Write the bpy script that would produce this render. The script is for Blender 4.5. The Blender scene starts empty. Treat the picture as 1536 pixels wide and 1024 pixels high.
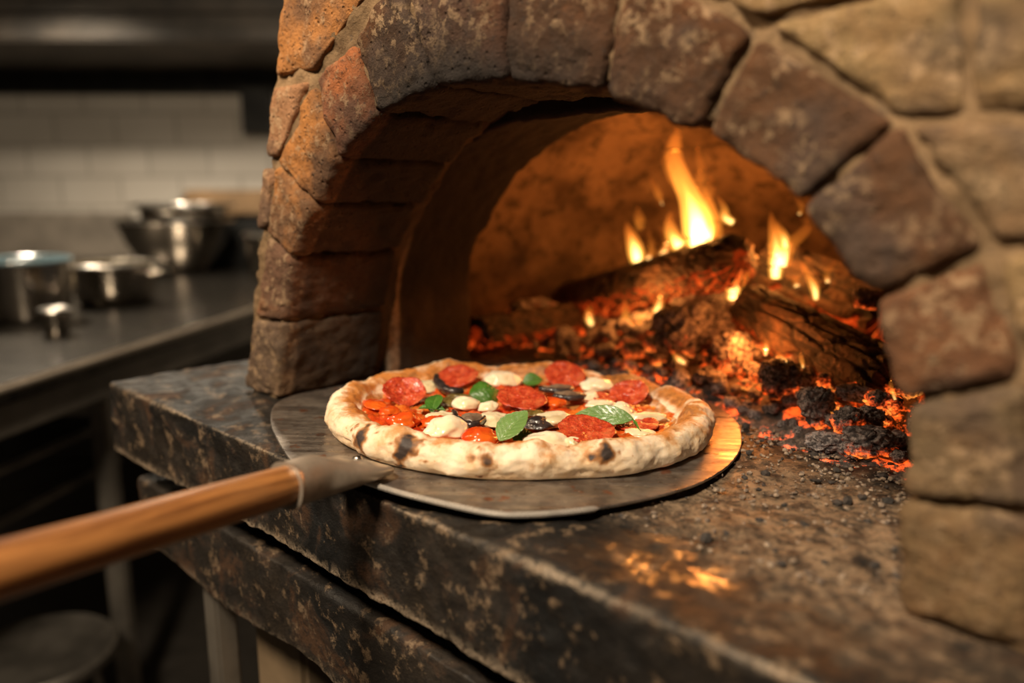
import bpy, bmesh, math, random
from mathutils import Vector, Matrix, noise
from mathutils.geometry import tessellate_polygon
random.seed(7)
sc = bpy.context.scene
COL = sc.collection

# ------------------------------------------------------------------ camera model
F = 1150.0; H = 0.215
TH = math.atan(222/1150); CT, ST = math.cos(TH), math.sin(TH)
U = Vector((.733, -.68, 0)).normalized()          # along the oven front
N = Vector((-U.y, U.x, 0))                        # into the oven
WROT = math.atan2(U.y, U.x)
D0 = .403                                         # oven front plane, metres from the camera along N
def ray(x, y):
    a = x-768; b = 512-y
    return Vector((a, F*CT+b*ST, b*CT-F*ST))
def on_d(x, y, d):                                # point seen at pixel on the vertical plane at distance d
    r = ray(x, y); return r*(d/r.dot(N))+Vector((0, 0, H))
def on_z(x, y, z=0):
    r = ray(x, y); return r*((z-H)/r.z)+Vector((0, 0, H))
def on_y(x, y, Y):
    r = ray(x, y); return r*(Y/r.y)+Vector((0, 0, H))
def loc(p): return Vector((p.dot(U), p.dot(N), p.z))      # world -> oven axes
def sz(x, y, d=D0):
    p = loc(on_d(x, y, d)); return (p.x, p.z)
def world(s, d, z): return U*s+N*d+Vector((0, 0, z))

# ------------------------------------------------------------------ materials
class NT:
    def __init__(s, name):
        s.m = bpy.data.materials.new(name); s.m.use_nodes = True
        s.t = s.m.node_tree; s.n = s.t.nodes; s.n.clear()
        s.out = s.n.new('ShaderNodeOutputMaterial'); s._c = None
    def node(s, typ, ins=None, **props):
        n = s.n.new(typ)
        for k, v in props.items(): setattr(n, k, v)
        for k, v in (ins or {}).items(): s.set(n.inputs[k], v)
        return n
    def set(s, sock, v):
        if isinstance(v, bpy.types.NodeSocket): s.t.links.new(v, sock)
        elif isinstance(v, (tuple, list)):
            sock.default_value = tuple(v)+(1,)*(4-len(v)) if sock.type == 'RGBA' else tuple(v)
        else: sock.default_value = v
    def co(s, which='Object'):
        if not s._c: s._c = s.node('ShaderNodeTexCoord')
        return s._c.outputs[which]
    def noise(s, scale, detail=4, rough=.6, co=None, dist=0, col=False):
        n = s.node('ShaderNodeTexNoise', {'Vector': co or s.co(), 'Scale': scale, 'Detail': detail, 'Roughness': rough, 'Distortion': dist})
        return n.outputs['Color' if col else 'Fac']
    def voro(s, scale, feature='F1', co=None, out='Distance', rnd=1.0):
        return s.node('ShaderNodeTexVoronoi', {'Vector': co or s.co(), 'Scale': scale, 'Randomness': rnd}, feature=feature).outputs[out]
    def ramp(s, fac, a, b, va=0.0, vb=1.0):
        return s.node('ShaderNodeMapRange', {'Value': fac, 'From Min': a, 'From Max': b, 'To Min': va, 'To Max': vb}, interpolation_type='SMOOTHSTEP').outputs[0]
    def mix(s, f, a, b, mode='MIX'):
        n = s.node('ShaderNodeMix', data_type='RGBA', blend_type=mode)
        s.set(n.inputs['Factor'], f); s.set(n.inputs[6], a); s.set(n.inputs[7], b)
        return n.outputs[2]
    def math(s, op, a, b=0.0):
        n = s.node('ShaderNodeMath', operation=op); s.set(n.inputs[0], a); s.set(n.inputs[1], b)
        n.use_clamp = False
        return n.outputs[0]
    def scaled(s, sx, sy, sz_, rot=(0, 0, 0), co=None):
        return s.node('ShaderNodeMapping', {'Vector': co or s.co(), 'Scale': (sx, sy, sz_), 'Rotation': rot}).outputs[0]
    def bump(s, h, strength=.5, dist=.002, nrm=None):
        ins = {'Height': h, 'Strength': strength, 'Distance': dist}
        if nrm: ins['Normal'] = nrm
        return s.node('ShaderNodeBump', ins).outputs[0]
    def attr(s, name, out='Color'): return s.node('ShaderNodeAttribute', attribute_name=name).outputs[out]
    def rand(s): return s.node('ShaderNodeObjectInfo').outputs['Random']
    def sep(s, v, o): return s.node('ShaderNodeSeparateXYZ', {0: v}).outputs[o]
    def bsdf(s, **k):
        ins = {'Base Color': k.get('color', (.5, .5, .5)), 'Roughness': k.get('rough', .6), 'Metallic': k.get('metal', 0.0)}
        if 'nrm' in k: ins['Normal'] = k['nrm']
        if 'sss' in k:
            ins['Subsurface Weight'] = k['sss']; ins['Subsurface Radius'] = k.get('sssr', (.01, .005, .003)); ins['Subsurface Scale'] = k.get('ssss', .3)
        if 'coat' in k: ins['Coat Weight'] = k['coat']; ins['Coat Roughness'] = k.get('coatr', .1)
        if 'emit' in k: ins['Emission Color'] = k['emit']; ins['Emission Strength'] = k.get('es', 1.0)
        if 'spec' in k: ins['Specular IOR Level'] = k['spec']
        b = s.node('ShaderNodeBsdfPrincipled', ins)
        s.t.links.new(b.outputs[0], s.out.inputs['Surface'])
        return s.m

def m_brick():
    t = NT('fire_brick'); a = t.node('ShaderNodeAttribute', attribute_name='Col')
    base, soot = a.outputs['Color'], a.outputs['Alpha']
    n1 = t.noise(28, 5, .65); n2 = t.noise(110, 6, .7); n3 = t.noise(11, 3, .6); n4 = t.noise(300, 3, .7)
    c = t.mix(t.ramp(n1, .35, .65, .0, .75), base, t.mix(.35, base, (.22, .09, .035)))
    c = t.mix(t.ramp(n3, .42, .58, 0, .7), c, (.075, .055, .045))                # old smoke staining
    dust = t.math('MULTIPLY', t.ramp(n2, .50, .60), t.ramp(t.noise(19, 3), .42, .6))
    c = t.mix(t.math('MULTIPLY', dust, .62), c, (.46, .31, .18))              # pale lime dust
    c = t.mix(t.ramp(n4, .57, .66, 0, .7), c, (.045, .035, .03))               # pits
    sf = t.math('MULTIPLY', soot, t.ramp(t.math('ADD', n2, t.math('MULTIPLY', soot, .6)), .46, .74))
    c = t.mix(sf, c, (.022, .018, .016))
    h = t.math('ADD', t.math('MULTIPLY', n2, .8), t.math('MULTIPLY', n4, .5))
    h = t.math('SUBTRACT', h, t.ramp(t.voro(130), 0, .28, .5, 0))
    return t.bsdf(color=c, rough=.9, spec=.12, nrm=t.bump(h, 1.0, .0034))
def m_mortar():
    t = NT('lime_mortar'); a = t.node('ShaderNodeAttribute', attribute_name='Col')
    n2 = t.noise(120, 6, .7); n1 = t.noise(20, 4)
    c = t.mix(t.ramp(n1, .35, .65), (.34, .22, .12), (.17, .11, .06))
    c = t.mix(t.ramp(n2, .3, .45, .8, 0), c, (.09, .07, .055))
    c = t.mix(t.math('MULTIPLY', a.outputs['Alpha'], .95), c, (.022, .018, .016))
    return t.bsdf(color=c, rough=.92, spec=.1, nrm=t.bump(n2, 1.0, .004))
def m_lining():
    t = NT('sooty_clay_lining'); a = t.node('ShaderNodeAttribute', attribute_name='Col')
    n = t.noise(14, 5); n2 = t.noise(90, 5, .7)
    c = t.mix(t.ramp(n, .35, .65), (.05, .034, .024), (.11, .075, .05))
    c = t.mix(t.ramp(n2, .55, .7, 0, .4), c, (.20, .14, .09))
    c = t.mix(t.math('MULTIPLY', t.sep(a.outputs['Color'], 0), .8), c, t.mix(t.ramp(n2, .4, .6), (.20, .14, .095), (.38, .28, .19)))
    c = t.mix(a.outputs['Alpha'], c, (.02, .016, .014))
    return t.bsdf(color=c, rough=.9, spec=.1, nrm=t.bump(n2, .8, .004))
def m_chamber():
    t = NT('chamber_fire_brick'); n = t.noise(9, 5); n2 = t.noise(45, 5, .7)
    c = t.mix(t.ramp(n, .38, .62), (.075, .048, .03), (.20, .13, .08))
    c = t.mix(t.ramp(n2, .50, .62, 0, .75), c, (.04, .028, .02))
    return t.bsdf(color=c, rough=.9, spec=.1, nrm=t.bump(n2, .6, .004))
def m_ledge():
    t = NT('scorched_stone'); a = t.node('ShaderNodeAttribute', attribute_name='Col')
    wear, ash = t.sep(a.outputs['Color'], 0), t.sep(a.outputs['Color'], 1)
    n1 = t.noise(7, 5, .6); n2 = t.noise(55, 6, .72); n3 = t.noise(160, 5, .7); n4 = t.noise(15, 4, .6, dist=.8)
    streak = t.noise(22, 5, .7, co=t.scaled(1, 1, .35))
    c = t.mix(t.ramp(n1, .35, .65), (.009, .009, .009), (.027, .021, .016))
    c = t.mix(t.ramp(n4, .52, .66, 0, .5), c, (.09, .04, .016))                # rust brown burn marks
    c = t.mix(t.ramp(t.math('ADD', n2, t.math('MULTIPLY', streak, .35)), .72, .82, 0, .8), c, (.19, .13, .08))
    c = t.mix(t.math('MULTIPLY', ash, t.ramp(t.math('ADD', n2, t.math('MULTIPLY', n3, .4)), .55, .8)), c, (.25, .17, .105))
    w = t.math('MULTIPLY', wear, t.ramp(t.math('ADD', n3, t.math('MULTIPLY', wear, .35)), .55, .78))
    c = t.mix(w, c, (.52, .40, .28))
    c = t.mix(t.ramp(n3, .50, .60, 0, .65), c, (.012, .010, .009))
    oil = t.sep(a.outputs['Color'], 2)
    h = t.math('ADD', n2, t.math('MULTIPLY', n3, .5))
    r = t.ramp(t.math('ADD', n4, t.math('MULTIPLY', ash, .12)), .4, .62, .40, .72)
    r = t.math('SUBTRACT', r, t.math('MULTIPLY', t.math('MULTIPLY', oil, t.ramp(n2, .38, .55)), .17))
    return t.bsdf(color=c, rough=r, nrm=t.bump(h, .8, .003), spec=.3, coat=t.math('MULTIPLY', oil, t.ramp(n2, .40, .56)), coatr=.2)
def m_peel():
    t = NT('worn_steel'); n = t.noise(25, 5, .65); n2 = t.noise(120, 5, .7); sc_ = t.noise(14, 4, .6, co=t.scaled(1, 9, 1, (0, 0, .6)))
    c = t.mix(t.ramp(n, .38, .62), (.20, .175, .155), (.40, .35, .30))
    c = t.mix(t.ramp(n2, .57, .68, 0, .7), c, (.10, .055, .035))
    c = t.mix(t.ramp(t.noise(34, 3), .6, .66, 0, .75), c, (.33, .12, .05))
    c = t.mix(t.ramp(t.noise(210, 2), .68, .74, 0, .6), c, (.75, .66, .55))
    return t.bsdf(color=c, metal=.85, rough=t.ramp(sc_, .35, .65, .26, .5), nrm=t.bump(t.math('ADD', n2, sc_), .25, .001))
def m_bright_steel(name='bright_steel', col=(.6, .56, .5), r=.25, mt=1.0):
    t = NT(name); n = t.noise(60, 4)
    return t.bsdf(color=t.mix(t.ramp(n, .4, .65), col, tuple(x*.7 for x in col)), metal=mt, rough=t.ramp(n, .3, .7, r*.8, r*1.5), nrm=t.bump(n, .1, .001))
def m_kitchen_steel():
    t = NT('kitchen_steel'); n = t.noise(8, 4, .6, co=t.scaled(1, 6, 1))
    return t.bsdf(color=t.mix(t.ramp(n, .3, .7), (.15, .135, .115), (.07, .063, .055)), metal=.9, rough=.24)
def m_wood():
    t = NT('oiled_handle_wood')
    g = t.scaled(45, 45, 2.5); n = t.noise(2.2, 6, .7, co=g); w = t.noise(9, 5, .7, co=t.scaled(60, 60, 3)); s_ = t.noise(12, 3)
    c = t.mix(t.ramp(n, .4, .6), (.40, .17, .05), (.17, .062, .018))
    c = t.mix(t.ramp(w, .56, .72, 0, .75), c, (.09, .035, .012))
    c = t.mix(t.ramp(s_, .5, .75, 0, .4), c, (.30, .15, .06))
    return t.bsdf(color=c, rough=.38, coat=.35, coatr=.28, nrm=t.bump(w, .25, .001))
def m_crust():
    t = NT('baked_crust'); a = t.node('ShaderNodeAttribute', attribute_name='Col')
    char, brown = t.sep(a.outputs['Color'], 0), t.sep(a.outputs['Color'], 1)
    n1 = t.noise(38, 5, .65); n2 = t.noise(150, 5, .7); n3 = t.noise(500, 2)
    c = t.mix(t.ramp(n1, .35, .68), (.82, .67, .49), (.70, .48, .27))
    bf = t.ramp(t.math('ADD', brown, t.math('MULTIPLY', t.math('SUBTRACT', n1, .5), 2.6)), .25, .95)
    c = t.mix(bf, c, (.50, .19, .04))
    bf2 = t.ramp(t.math('ADD', t.math('MULTIPLY', brown, .8), t.math('MULTIPLY', t.math('SUBTRACT', n2, .5), 2.2)), .75, 1.15, 0, .75)
    c = t.mix(bf2, c, (.20, .07, .02))
    c = t.mix(t.ramp(n2, .60, .66, 0, .6), c, (.40, .19, .06))                  # flour and bake specks
    cm = t.math('ADD', char, t.math('MULTIPLY', t.math('SUBTRACT', t.noise(90, 4), .5), .9))
    c = t.mix(t.ramp(cm, .18, .62), c, (.36, .15, .04))
    c = t.mix(t.ramp(cm, .48, .92), c, (.035, .022, .018))
    h = t.math('ADD', t.math('MULTIPLY', n1, 1.2), t.math('MULTIPLY', n2, .45))
    return t.bsdf(color=c, rough=.62, nrm=t.bump(h, .55, .0022), sss=.12, sssr=(.01, .006, .003), ssss=.3)
def m_sauce():
    t = NT('tomato_sauce'); n = t.noise(60, 5, .65); n2 = t.noise(190, 4); n3 = t.noise(24, 3)
    c = t.mix(t.ramp(n, .35, .62), (.40, .025, .006), (.62, .085, .010))
    c = t.mix(t.ramp(n3, .48, .68, 0, .8), c, (.72, .22, .03))
    c = t.mix(t.ramp(t.noise(85, 3), .6, .7, 0, .8), c, (.75, .48, .20))
    return t.bsdf(color=c, rough=.22, nrm=t.bump(t.math('ADD', n, t.math('MULTIPLY', n2, .5)), .9, .003), sss=.08, coat=.5, coatr=.08)
def m_pepperoni():
    t = NT('pepperoni_meat'); n = t.noise(230, 4, .7); n2 = t.noise(90, 4); v = t.voro(420)
    c = t.mix(t.ramp(n, .36, .64), (.36, .028, .012), (.60, .085, .03))
    c = t.mix(t.ramp(n2, .56, .68, 0, .6), c, (.68, .17, .06))
    c = t.mix(t.ramp(t.noise(330, 2), .64, .72, 0, .6), c, (.75, .33, .2))
    return t.bsdf(color=c, rough=t.ramp(n2, .35, .6, .12, .34), nrm=t.bump(t.math('ADD', n, v), .6, .0013), sss=.06, coat=.5, coatr=.12)
def m_simple_food(name, c1, c2, sc_=60, r=.3, b=.4, sss=.1, coat=.2, spots=None):
    t = NT(name); n = t.noise(sc_, 5, .6); n2 = t.noise(sc_*3, 4)
    c = t.mix(t.ramp(n, .35, .65), c1, c2)
    if spots: c = t.mix(t.ramp(n2, .62, .7, 0, .8), c, spots)
    return t.bsdf(color=c, rough=r, nrm=t.bump(t.math('ADD', n, t.math('MULTIPLY', n2, .4)), b, .002), sss=sss, coat=coat, coatr=.12)
def m_basil():
    t = NT('basil_green'); a = t.node('ShaderNodeAttribute', attribute_name='Col')
    v = t.sep(a.outputs['Color'], 0); tn = t.sep(a.outputs['Color'], 1)
    n = t.noise(120, 4)
    c = t.mix(t.ramp(n, .3, .7), (.03, .11, .008), (.06, .17, .018))
    c = t.mix(tn, c, (.20, .30, .10))
    c = t.mix(t.math('MULTIPLY', v, .38), c, (.22, .34, .10))
    return t.bsdf(color=c, rough=.34, nrm=t.bump(t.math('SUBTRACT', n, v), .5, .0012), coat=.25, coatr=.2, sss=.05)
def m_log():
    t = NT('charred_bark'); a = t.node('ShaderNodeAttribute', attribute_name='Col')
    glow = t.sep(a.outputs['Color'], 0); crk = t.sep(a.outputs['Color'], 1)
    n = t.noise(35, 6, .7); n2 = t.noise(140, 5, .7)
    c = t.mix(t.ramp(n, .35, .65), (.028, .020, .016), (.13, .07, .038))
    c = t.mix(t.ramp(n2, .56, .7, 0, .7), c, (.25, .15, .085))
    c = t.mix(t.ramp(crk, .2, .8, 0, .9), c, (.012, .009, .008))
    e = t.math('MULTIPLY', glow, t.ramp(t.math('ADD', n2, t.math('MULTIPLY', crk, .25)), .45, .75))
    return t.bsdf(color=c, rough=.75, nrm=t.bump(t.math('ADD', n, n2), 1.0, .004), emit=t.mix(t.ramp(e, .2, .8), (1, .07, .006), (1, .3, .04)), es=t.math('MULTIPLY', e, 2.2))
def m_coal(name='ember_coal', bias=0.0, es=2.6, k=1.0):
    t = NT(name); co = t.node('ShaderNodeTexCoord').outputs['Object']; z = t.sep(t.node('ShaderNodeTexCoord').outputs['Generated'], 2)
    r = t.rand(); vo = t.node('ShaderNodeVectorMath', {0: co, 1: t.node('ShaderNodeCombineXYZ', {0: t.math('MULTIPLY', r, 7/k), 1: 0.0, 2: 0.0}).outputs[0]}, operation='ADD').outputs[0]
    n = t.noise(45*k, 5, .7, co=vo); n2 = t.noise(230*k, 4, .7, co=vo)
    g = t.math('ADD', t.math('MULTIPLY', t.math('SUBTRACT', .55, z), 1.1), t.math('MULTIPLY', t.math('SUBTRACT', n, .5), 2.4))
    g = t.math('ADD', g, t.math('ADD', t.math('MULTIPLY', t.math('SUBTRACT', r, .5), 1.1), bias))
    gl = t.ramp(g, .18, .75)
    ash = t.mix(t.ramp(n2, .38, .62), (.085, .072, .076), (.54, .47, .45))
    ash = t.mix(t.ramp(t.math('SUBTRACT', n, t.math('MULTIPLY', r, .12)), .22, .45), (.04, .034, .036), ash)
    crk = t.ramp(t.voro(95*k, 'DISTANCE_TO_EDGE', co=vo), 0, .12, 1, 0)
    gl = t.math('MULTIPLY', gl, t.ramp(t.math('SUBTRACT', n2, t.math('MULTIPLY', crk, .12)), .36, .60, .12, 1))
    hot = t.mix(t.ramp(g, .35, 1.1), (1, .09, .010), (1, .30, .045))
    return t.bsdf(color=t.mix(gl, ash, (.2, .05, .02)), rough=.9, nrm=t.bump(t.math('ADD', n, n2), 1.0, .004), emit=hot, es=t.math('MULTIPLY', gl, es*.72))
def m_ash():
    t = NT('ash_bed'); n = t.noise(60, 6, .75); n2 = t.noise(25, 4)
    c = t.mix(t.ramp(n, .35, .65), (.03, .025, .022), (.22, .17, .15))
    return t.bsdf(color=c, rough=.95, nrm=t.bump(n, 1, .006), emit=(1, .1, .01), es=t.ramp(t.math('MULTIPLY', n, n2), .27, .36, 0, 1.6))
def m_flame(name, col, st):
    t = NT(name)
    g = t.sep(t.node('ShaderNodeTexCoord').outputs['Generated'], 2)
    e = t.node('ShaderNodeEmission', {'Color': t.mix(t.ramp(g, .1, .95), col, (1, .22, .02)), 'Strength': t.ramp(g, .0, 1.0, st, st*.35)})
    t.t.links.new(e.outputs[0], t.out.inputs['Volume'])
    return t.m
def m_tile():
    t = NT('glazed_wall_tile')
    uv = t.node('ShaderNodeMapping', {'Vector': t.co(), 'Rotation': (math.radians(90), 0, 0)}).outputs[0]
    b = t.node('ShaderNodeTexBrick', {'Vector': uv, 'Color1': (.56, .52, .46), 'Color2': (.50, .465, .41), 'Mortar': (.30, .275, .24), 'Scale': 1.0, 'Mortar Size': .006, 'Brick Width': .3, 'Row Height': .15})
    return t.bsdf(color=t.mix(t.ramp(t.noise(1.3, 3), .3, .7, 0, .35), b.outputs['Color'], (.34, .30, .25)), rough=.35)
def m_plain(name, c1, c2=None, r=.6, sc_=10, metal=0.0, bump=.2):
    t = NT(name); n = t.noise(sc_, 4)
    return t.bsdf(color=t.mix(t.ramp(n, .35, .65), c1, c2 or tuple(x*.7 for x in c1)), rough=r, metal=metal, nrm=t.bump(n, bump, .002))
M = dict(brick=m_brick(), mortar=m_mortar(), lining=m_lining(), chamber=m_chamber(), ledge=m_ledge(), peel=m_peel(),
  edge=m_bright_steel(), rimsteel=m_bright_steel('rim_steel', (.75, .68, .6), .25, .6), ferrule=m_bright_steel('ferrule_steel', (.46, .38, .30), .38, .6), ksteel=m_kitchen_steel(), pot=m_bright_steel('pot_steel', (.46, .42, .37), .13), wood=m_wood(),
  crust=m_crust(), sauce=m_sauce(), pep=m_pepperoni(), basil=m_basil(), log=m_log(), coal=m_coal(), coalhot=m_coal('hot_coal', .35, 3.2), coalcold=m_coal('ashen_coal', -.42, 2.4), scoal=m_coal('small_ember', -.02, 2.4, .016), scoalhot=m_coal('small_hot_ember', .30, 3.0, .016), scoalcold=m_coal('small_cinder', -.40, 2.0, .014), ash=m_ash(),
  mozz=m_simple_food('melted_mozzarella', (.86, .76, .58), (.76, .62, .40), 30, .22, .15, .25, .3),
  mozzherb=m_simple_food('herbed_mozzarella', (.76, .66, .46), (.60, .48, .28), 30, .3, .3, .2, .2, (.25, .17, .05)),
  tomato=m_simple_food('roasted_tomato', (.58, .045, .008), (.68, .12, .012), 45, .2, .4, .15, .4),
  mush=m_simple_food('roasted_mushroom', (.24, .17, .115), (.12, .075, .05), 60, .28, .5, .05, .35),
  dark=m_simple_food('charred_skin', (.018, .014, .014), (.05, .034, .03), 90, .25, .6, 0, .4),
  olive=m_simple_food('herb_paste', (.09, .06, .012), (.20, .14, .04), 150, .25, 1.0, 0, .4, (.5, .42, .28)),
  flame=m_flame('flame_body', (1, .42, .055), 90), core=m_flame('flame_core', (1, .66, .22), 330), wisp=m_flame('flame_wisp', (1, .30, .03), 34),
  tile=m_tile(), wallpaint=m_plain('dim_plaster', (.16, .14, .115), r=.8), floor=m_plain('kitchen_floor', (.05, .043, .036), r=.5), ceil=m_plain('ceiling_paint', (.2, .18, .15), r=.9),
  black=m_plain('black_steel', (.030, .030, .028), (.018, .018, .018), .42, 12, .5), oldsteel=m_plain('aged_steel', (.30, .27, .23), (.15, .135, .115), .45, 8, .7), apronsteel=m_plain('apron_steel', (.22, .195, .165), (.14, .125, .105), .4, 8, .3), highlightsteel=m_plain('highlight_steel', (.62, .54, .44), (.5, .43, .35), .3, 8, .3), upstand=m_plain('grey_upstand', (.22, .19, .155), r=.5), hoodsteel=m_plain('hood_steel', (.10, .085, .07), (.05, .045, .04), .55, 5, .3), board=m_plain('tan_board', (.22, .155, .09), r=.7),
  bluerim=m_plain('blue_glaze', (.22, .33, .38), r=.15), cream=m_plain('cream_food', (.62, .52, .34), r=.6), brownbox=m_plain('brown_wood_box', (.20, .12, .055), r=.6), lamp=None)
_t = NT('lamp_glow'); _e = _t.node('ShaderNodeEmission', {'Color': (1, .82, .58), 'Strength': 60.0}); _t.t.links.new(_e.outputs[0], _t.out.inputs['Surface']); M['lamp'] = _t.m

# ------------------------------------------------------------------ object helpers
def tag(o, label=None, cat=None, group=None, kind=None):
    if label: o['label'] = label
    if cat: o['category'] = cat
    if group: o['group'] = group
    if kind: o['kind'] = kind
    return o
def empty(name, p=(0, 0, 0), rot=None, **k):
    o = bpy.data.objects.new(name, None); COL.objects.link(o); o.location = p; o.empty_display_size = .05
    if rot is not None: o.rotation_euler = rot
    return tag(o, **k)
def mkmesh(name, vs, fs, mats, smooth=True, cols=None, fmat=None):
    me = bpy.data.meshes.new(name); me.from_pydata([tuple(v) for v in vs], [], fs); me.validate(clean_customdata=False)
    for m in (mats if isinstance(mats, list) else [mats]): me.materials.append(m)
    if smooth: me.polygons.foreach_set('use_smooth', [True]*len(me.polygons))
    if fmat and len(fmat) == len(me.polygons): me.polygons.foreach_set('material_index', fmat)
    if cols:
        ca = me.color_attributes.new('Col', 'FLOAT_COLOR', 'POINT')
        ca.data.foreach_set('color', [x for c in cols for x in c])
    me.update(); return me
def link(name, me, parent=None, p=None, rot=None, **k):
    o = bpy.data.objects.new(name, me); COL.objects.link(o)
    if parent: o.parent = parent
    if p is not None: o.location = p
    if rot is not None: o.rotation_euler = rot
    return tag(o, **k)
def displace(me, layers, seed=0.0, mask=None):
    off = Vector((seed*3.17, seed*1.7, seed*7.1)); new = []
    nr = [v.normal.copy() for v in me.vertices]
    for i, v in enumerate(me.vertices):
        a = 0
        for fr, amp in layers: a += amp*noise.fractal((v.co+off)*fr, .9, 2.0, 4)
        if mask: a *= mask(v.co)
        new.extend(v.co+nr[i]*a)
    me.vertices.foreach_set('co', new); me.update()
class MB:                                          # collects shapes into one mesh
    def __init__(s): s.bm = bmesh.new()
    def add(s, me, mx=None):
        tmp = bmesh.new(); tmp.from_mesh(me)
        if mx: tmp.transform(mx)
        m2 = bpy.data.meshes.new('t'); tmp.to_mesh(m2); tmp.free(); s.bm.from_mesh(m2); bpy.data.meshes.remove(m2)
    def box(s, a, b, bev=.002):
        r = bmesh.ops.create_cube(s.bm, size=1); c = [(a[i]+b[i])/2 for i in range(3)]; d = [abs(b[i]-a[i]) for i in range(3)]
        for v in r['verts']: v.co = Vector([v.co[i]*d[i]+c[i] for i in range(3)])
        if bev:
            es = {e for v in r['verts'] for e in v.link_edges}
            bmesh.ops.bevel(s.bm, geom=list(es), offset=min(bev, min(d)*.3), segments=2, affect='EDGES')
        return s
    def tube(s, pts, rad, seg=16, cap=True, flat=1.0):
        pts = [Vector(p) for p in pts]; n = len(pts); rad = rad if isinstance(rad, (list, tuple)) else [rad]*n
        rings = []; up = Vector((0, 0, 1))
        for i, p in enumerate(pts):
            t = (pts[min(i+1, n-1)]-pts[max(i-1, 0)]).normalized()
            x = t.cross(up)
            if x.length < 1e-4: x = Vector((1, 0, 0))
            x.normalize(); y = x.cross(t)
            rings.append([s.bm.verts.new(p+(x*math.cos(2*math.pi*k/seg)+y*flat*math.sin(2*math.pi*k/seg))*rad[i]) for k in range(seg)])
        for i in range(n-1):
            for k in range(seg): s.bm.faces.new((rings[i][k], rings[i][(k+1) % seg], rings[i+1][(k+1) % seg], rings[i+1][k]))
        if cap: s.bm.faces.new(rings[0]); s.bm.faces.new(rings[-1])
        return s
    def lathe(s, prof, c=(0, 0, 0), seg=48):
        rings = []
        for r, z in prof: rings.append([s.bm.verts.new((c[0]+r*math.cos(2*math.pi*k/seg), c[1]+r*math.sin(2*math.pi*k/seg), c[2]+z)) for k in range(seg)])
        for i in range(len(rings)-1):
            for k in range(seg): s.bm.faces.new((rings[i][k], rings[i][(k+1) % seg], rings[i+1][(k+1) % seg], rings[i+1][k]))
        for rg, pr in ((rings[0], prof[0]), (rings[-1], prof[-1])):
            if pr[0] > 1e-5: s.bm.faces.new(rg)
        return s
    def mesh(s, name, mat, smooth=True):
        bmesh.ops.remove_doubles(s.bm, verts=s.bm.verts, dist=1e-6); bmesh.ops.recalc_face_normals(s.bm, faces=s.bm.faces)
        me = bpy.data.meshes.new(name); s.bm.to_mesh(me); s.bm.free(); me.materials.append(mat)
        me.polygons.foreach_set('use_smooth', [smooth]*len(me.polygons))
        if smooth: me.set_sharp_from_angle(angle=.7)
        me.update(); return me
    def obj(s, name, mat, parent=None, smooth=True, p=None, rot=None, **k): return link(name, s.mesh(name, mat, smooth), parent, p, rot, **k)
def catmull(pts, per=8, closed=False):
    out = []; n = len(pts); P = [Vector(p) for p in pts]
    for i in range(n if closed else n-1):
        if closed: a, b, c, d = P[i-1], P[i], P[(i+1) % n], P[(i+2) % n]
        else: a, b, c, d = P[max(i-1, 0)], P[i], P[i+1], P[min(i+2, n-1)]
        for k in range(per):
            t = k/per; out.append(.5*((2*b)+(c-a)*t+(2*a-5*b+4*c-d)*t*t+(3*b-a-3*c+d)*t**3))
    if not closed: out.append(P[-1])
    return out

# ------------------------------------------------------------------ camera
cam = bpy.data.objects.new('camera', bpy.data.cameras.new('camera')); COL.objects.link(cam)
cam.data.sensor_width = 36; cam.data.lens = F/1536*36; cam.location = (0, 0, H)
cam.rotation_euler = (math.pi/2-TH, 0, 0); cam.data.clip_start = .02; cam.data.clip_end = 60
cam.data.dof.use_dof = True; cam.data.dof.focus_distance = .62; cam.data.dof.aperture_fstop = 2.2; cam.data.dof.aperture_blades = 0
sc.camera = cam

# ------------------------------------------------------------------ the oven
oven = empty('brick_oven', (0, 0, 0), (0, 0, WROT), label='arched wood-fired brick oven with a sooty mouth and a fire burning inside', cat='oven')
J = [((414, 607), (363, 588)), ((424, 484), (378, 478)), ((437, 388), (398, 350)), ((472, 309), (412, 245)), ((505, 243), (466, 118)), ((562, 174), (526, 62)),
     ((648, 132), (592, -60)), ((757, 122), (755, -60)), ((899, 146), (935, -60)), ((1045, 200), (1130, 42)), ((1197, 309), (1348, 182)), ((1300, 451), (1481, 375)),
     ((1347, 605), (1540, 572)), ((1345, 748), (1560, 775)), ((1340, 925), (1560, 975))]
JI = [Vector(sz(*a)) for a, b in J]; JO = [Vector(sz(*b)) for a, b in J]
JI[0].y = JI[-1].y = 0; JO[0].y = JO[-1].y = 0
INNER = catmull([(v.x, v.y, 0) for v in JI], 14)
def dist_in(s, z):
    return min(math.hypot(s-p.x, z-p.y) for p in INNER[::3])
def soot_at(s, d, z):
    if d > D0+.02: return min(1, .62+3.2*(d-D0)+.3*max(0, (z-.15)/.1))
    w = math.exp(-((s+.44)/.17)**2)*.95+.2
    return max(0, 1-dist_in(s, z)/.085)*w
def lerp(a, b, t): return a+(b-a)*t
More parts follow.
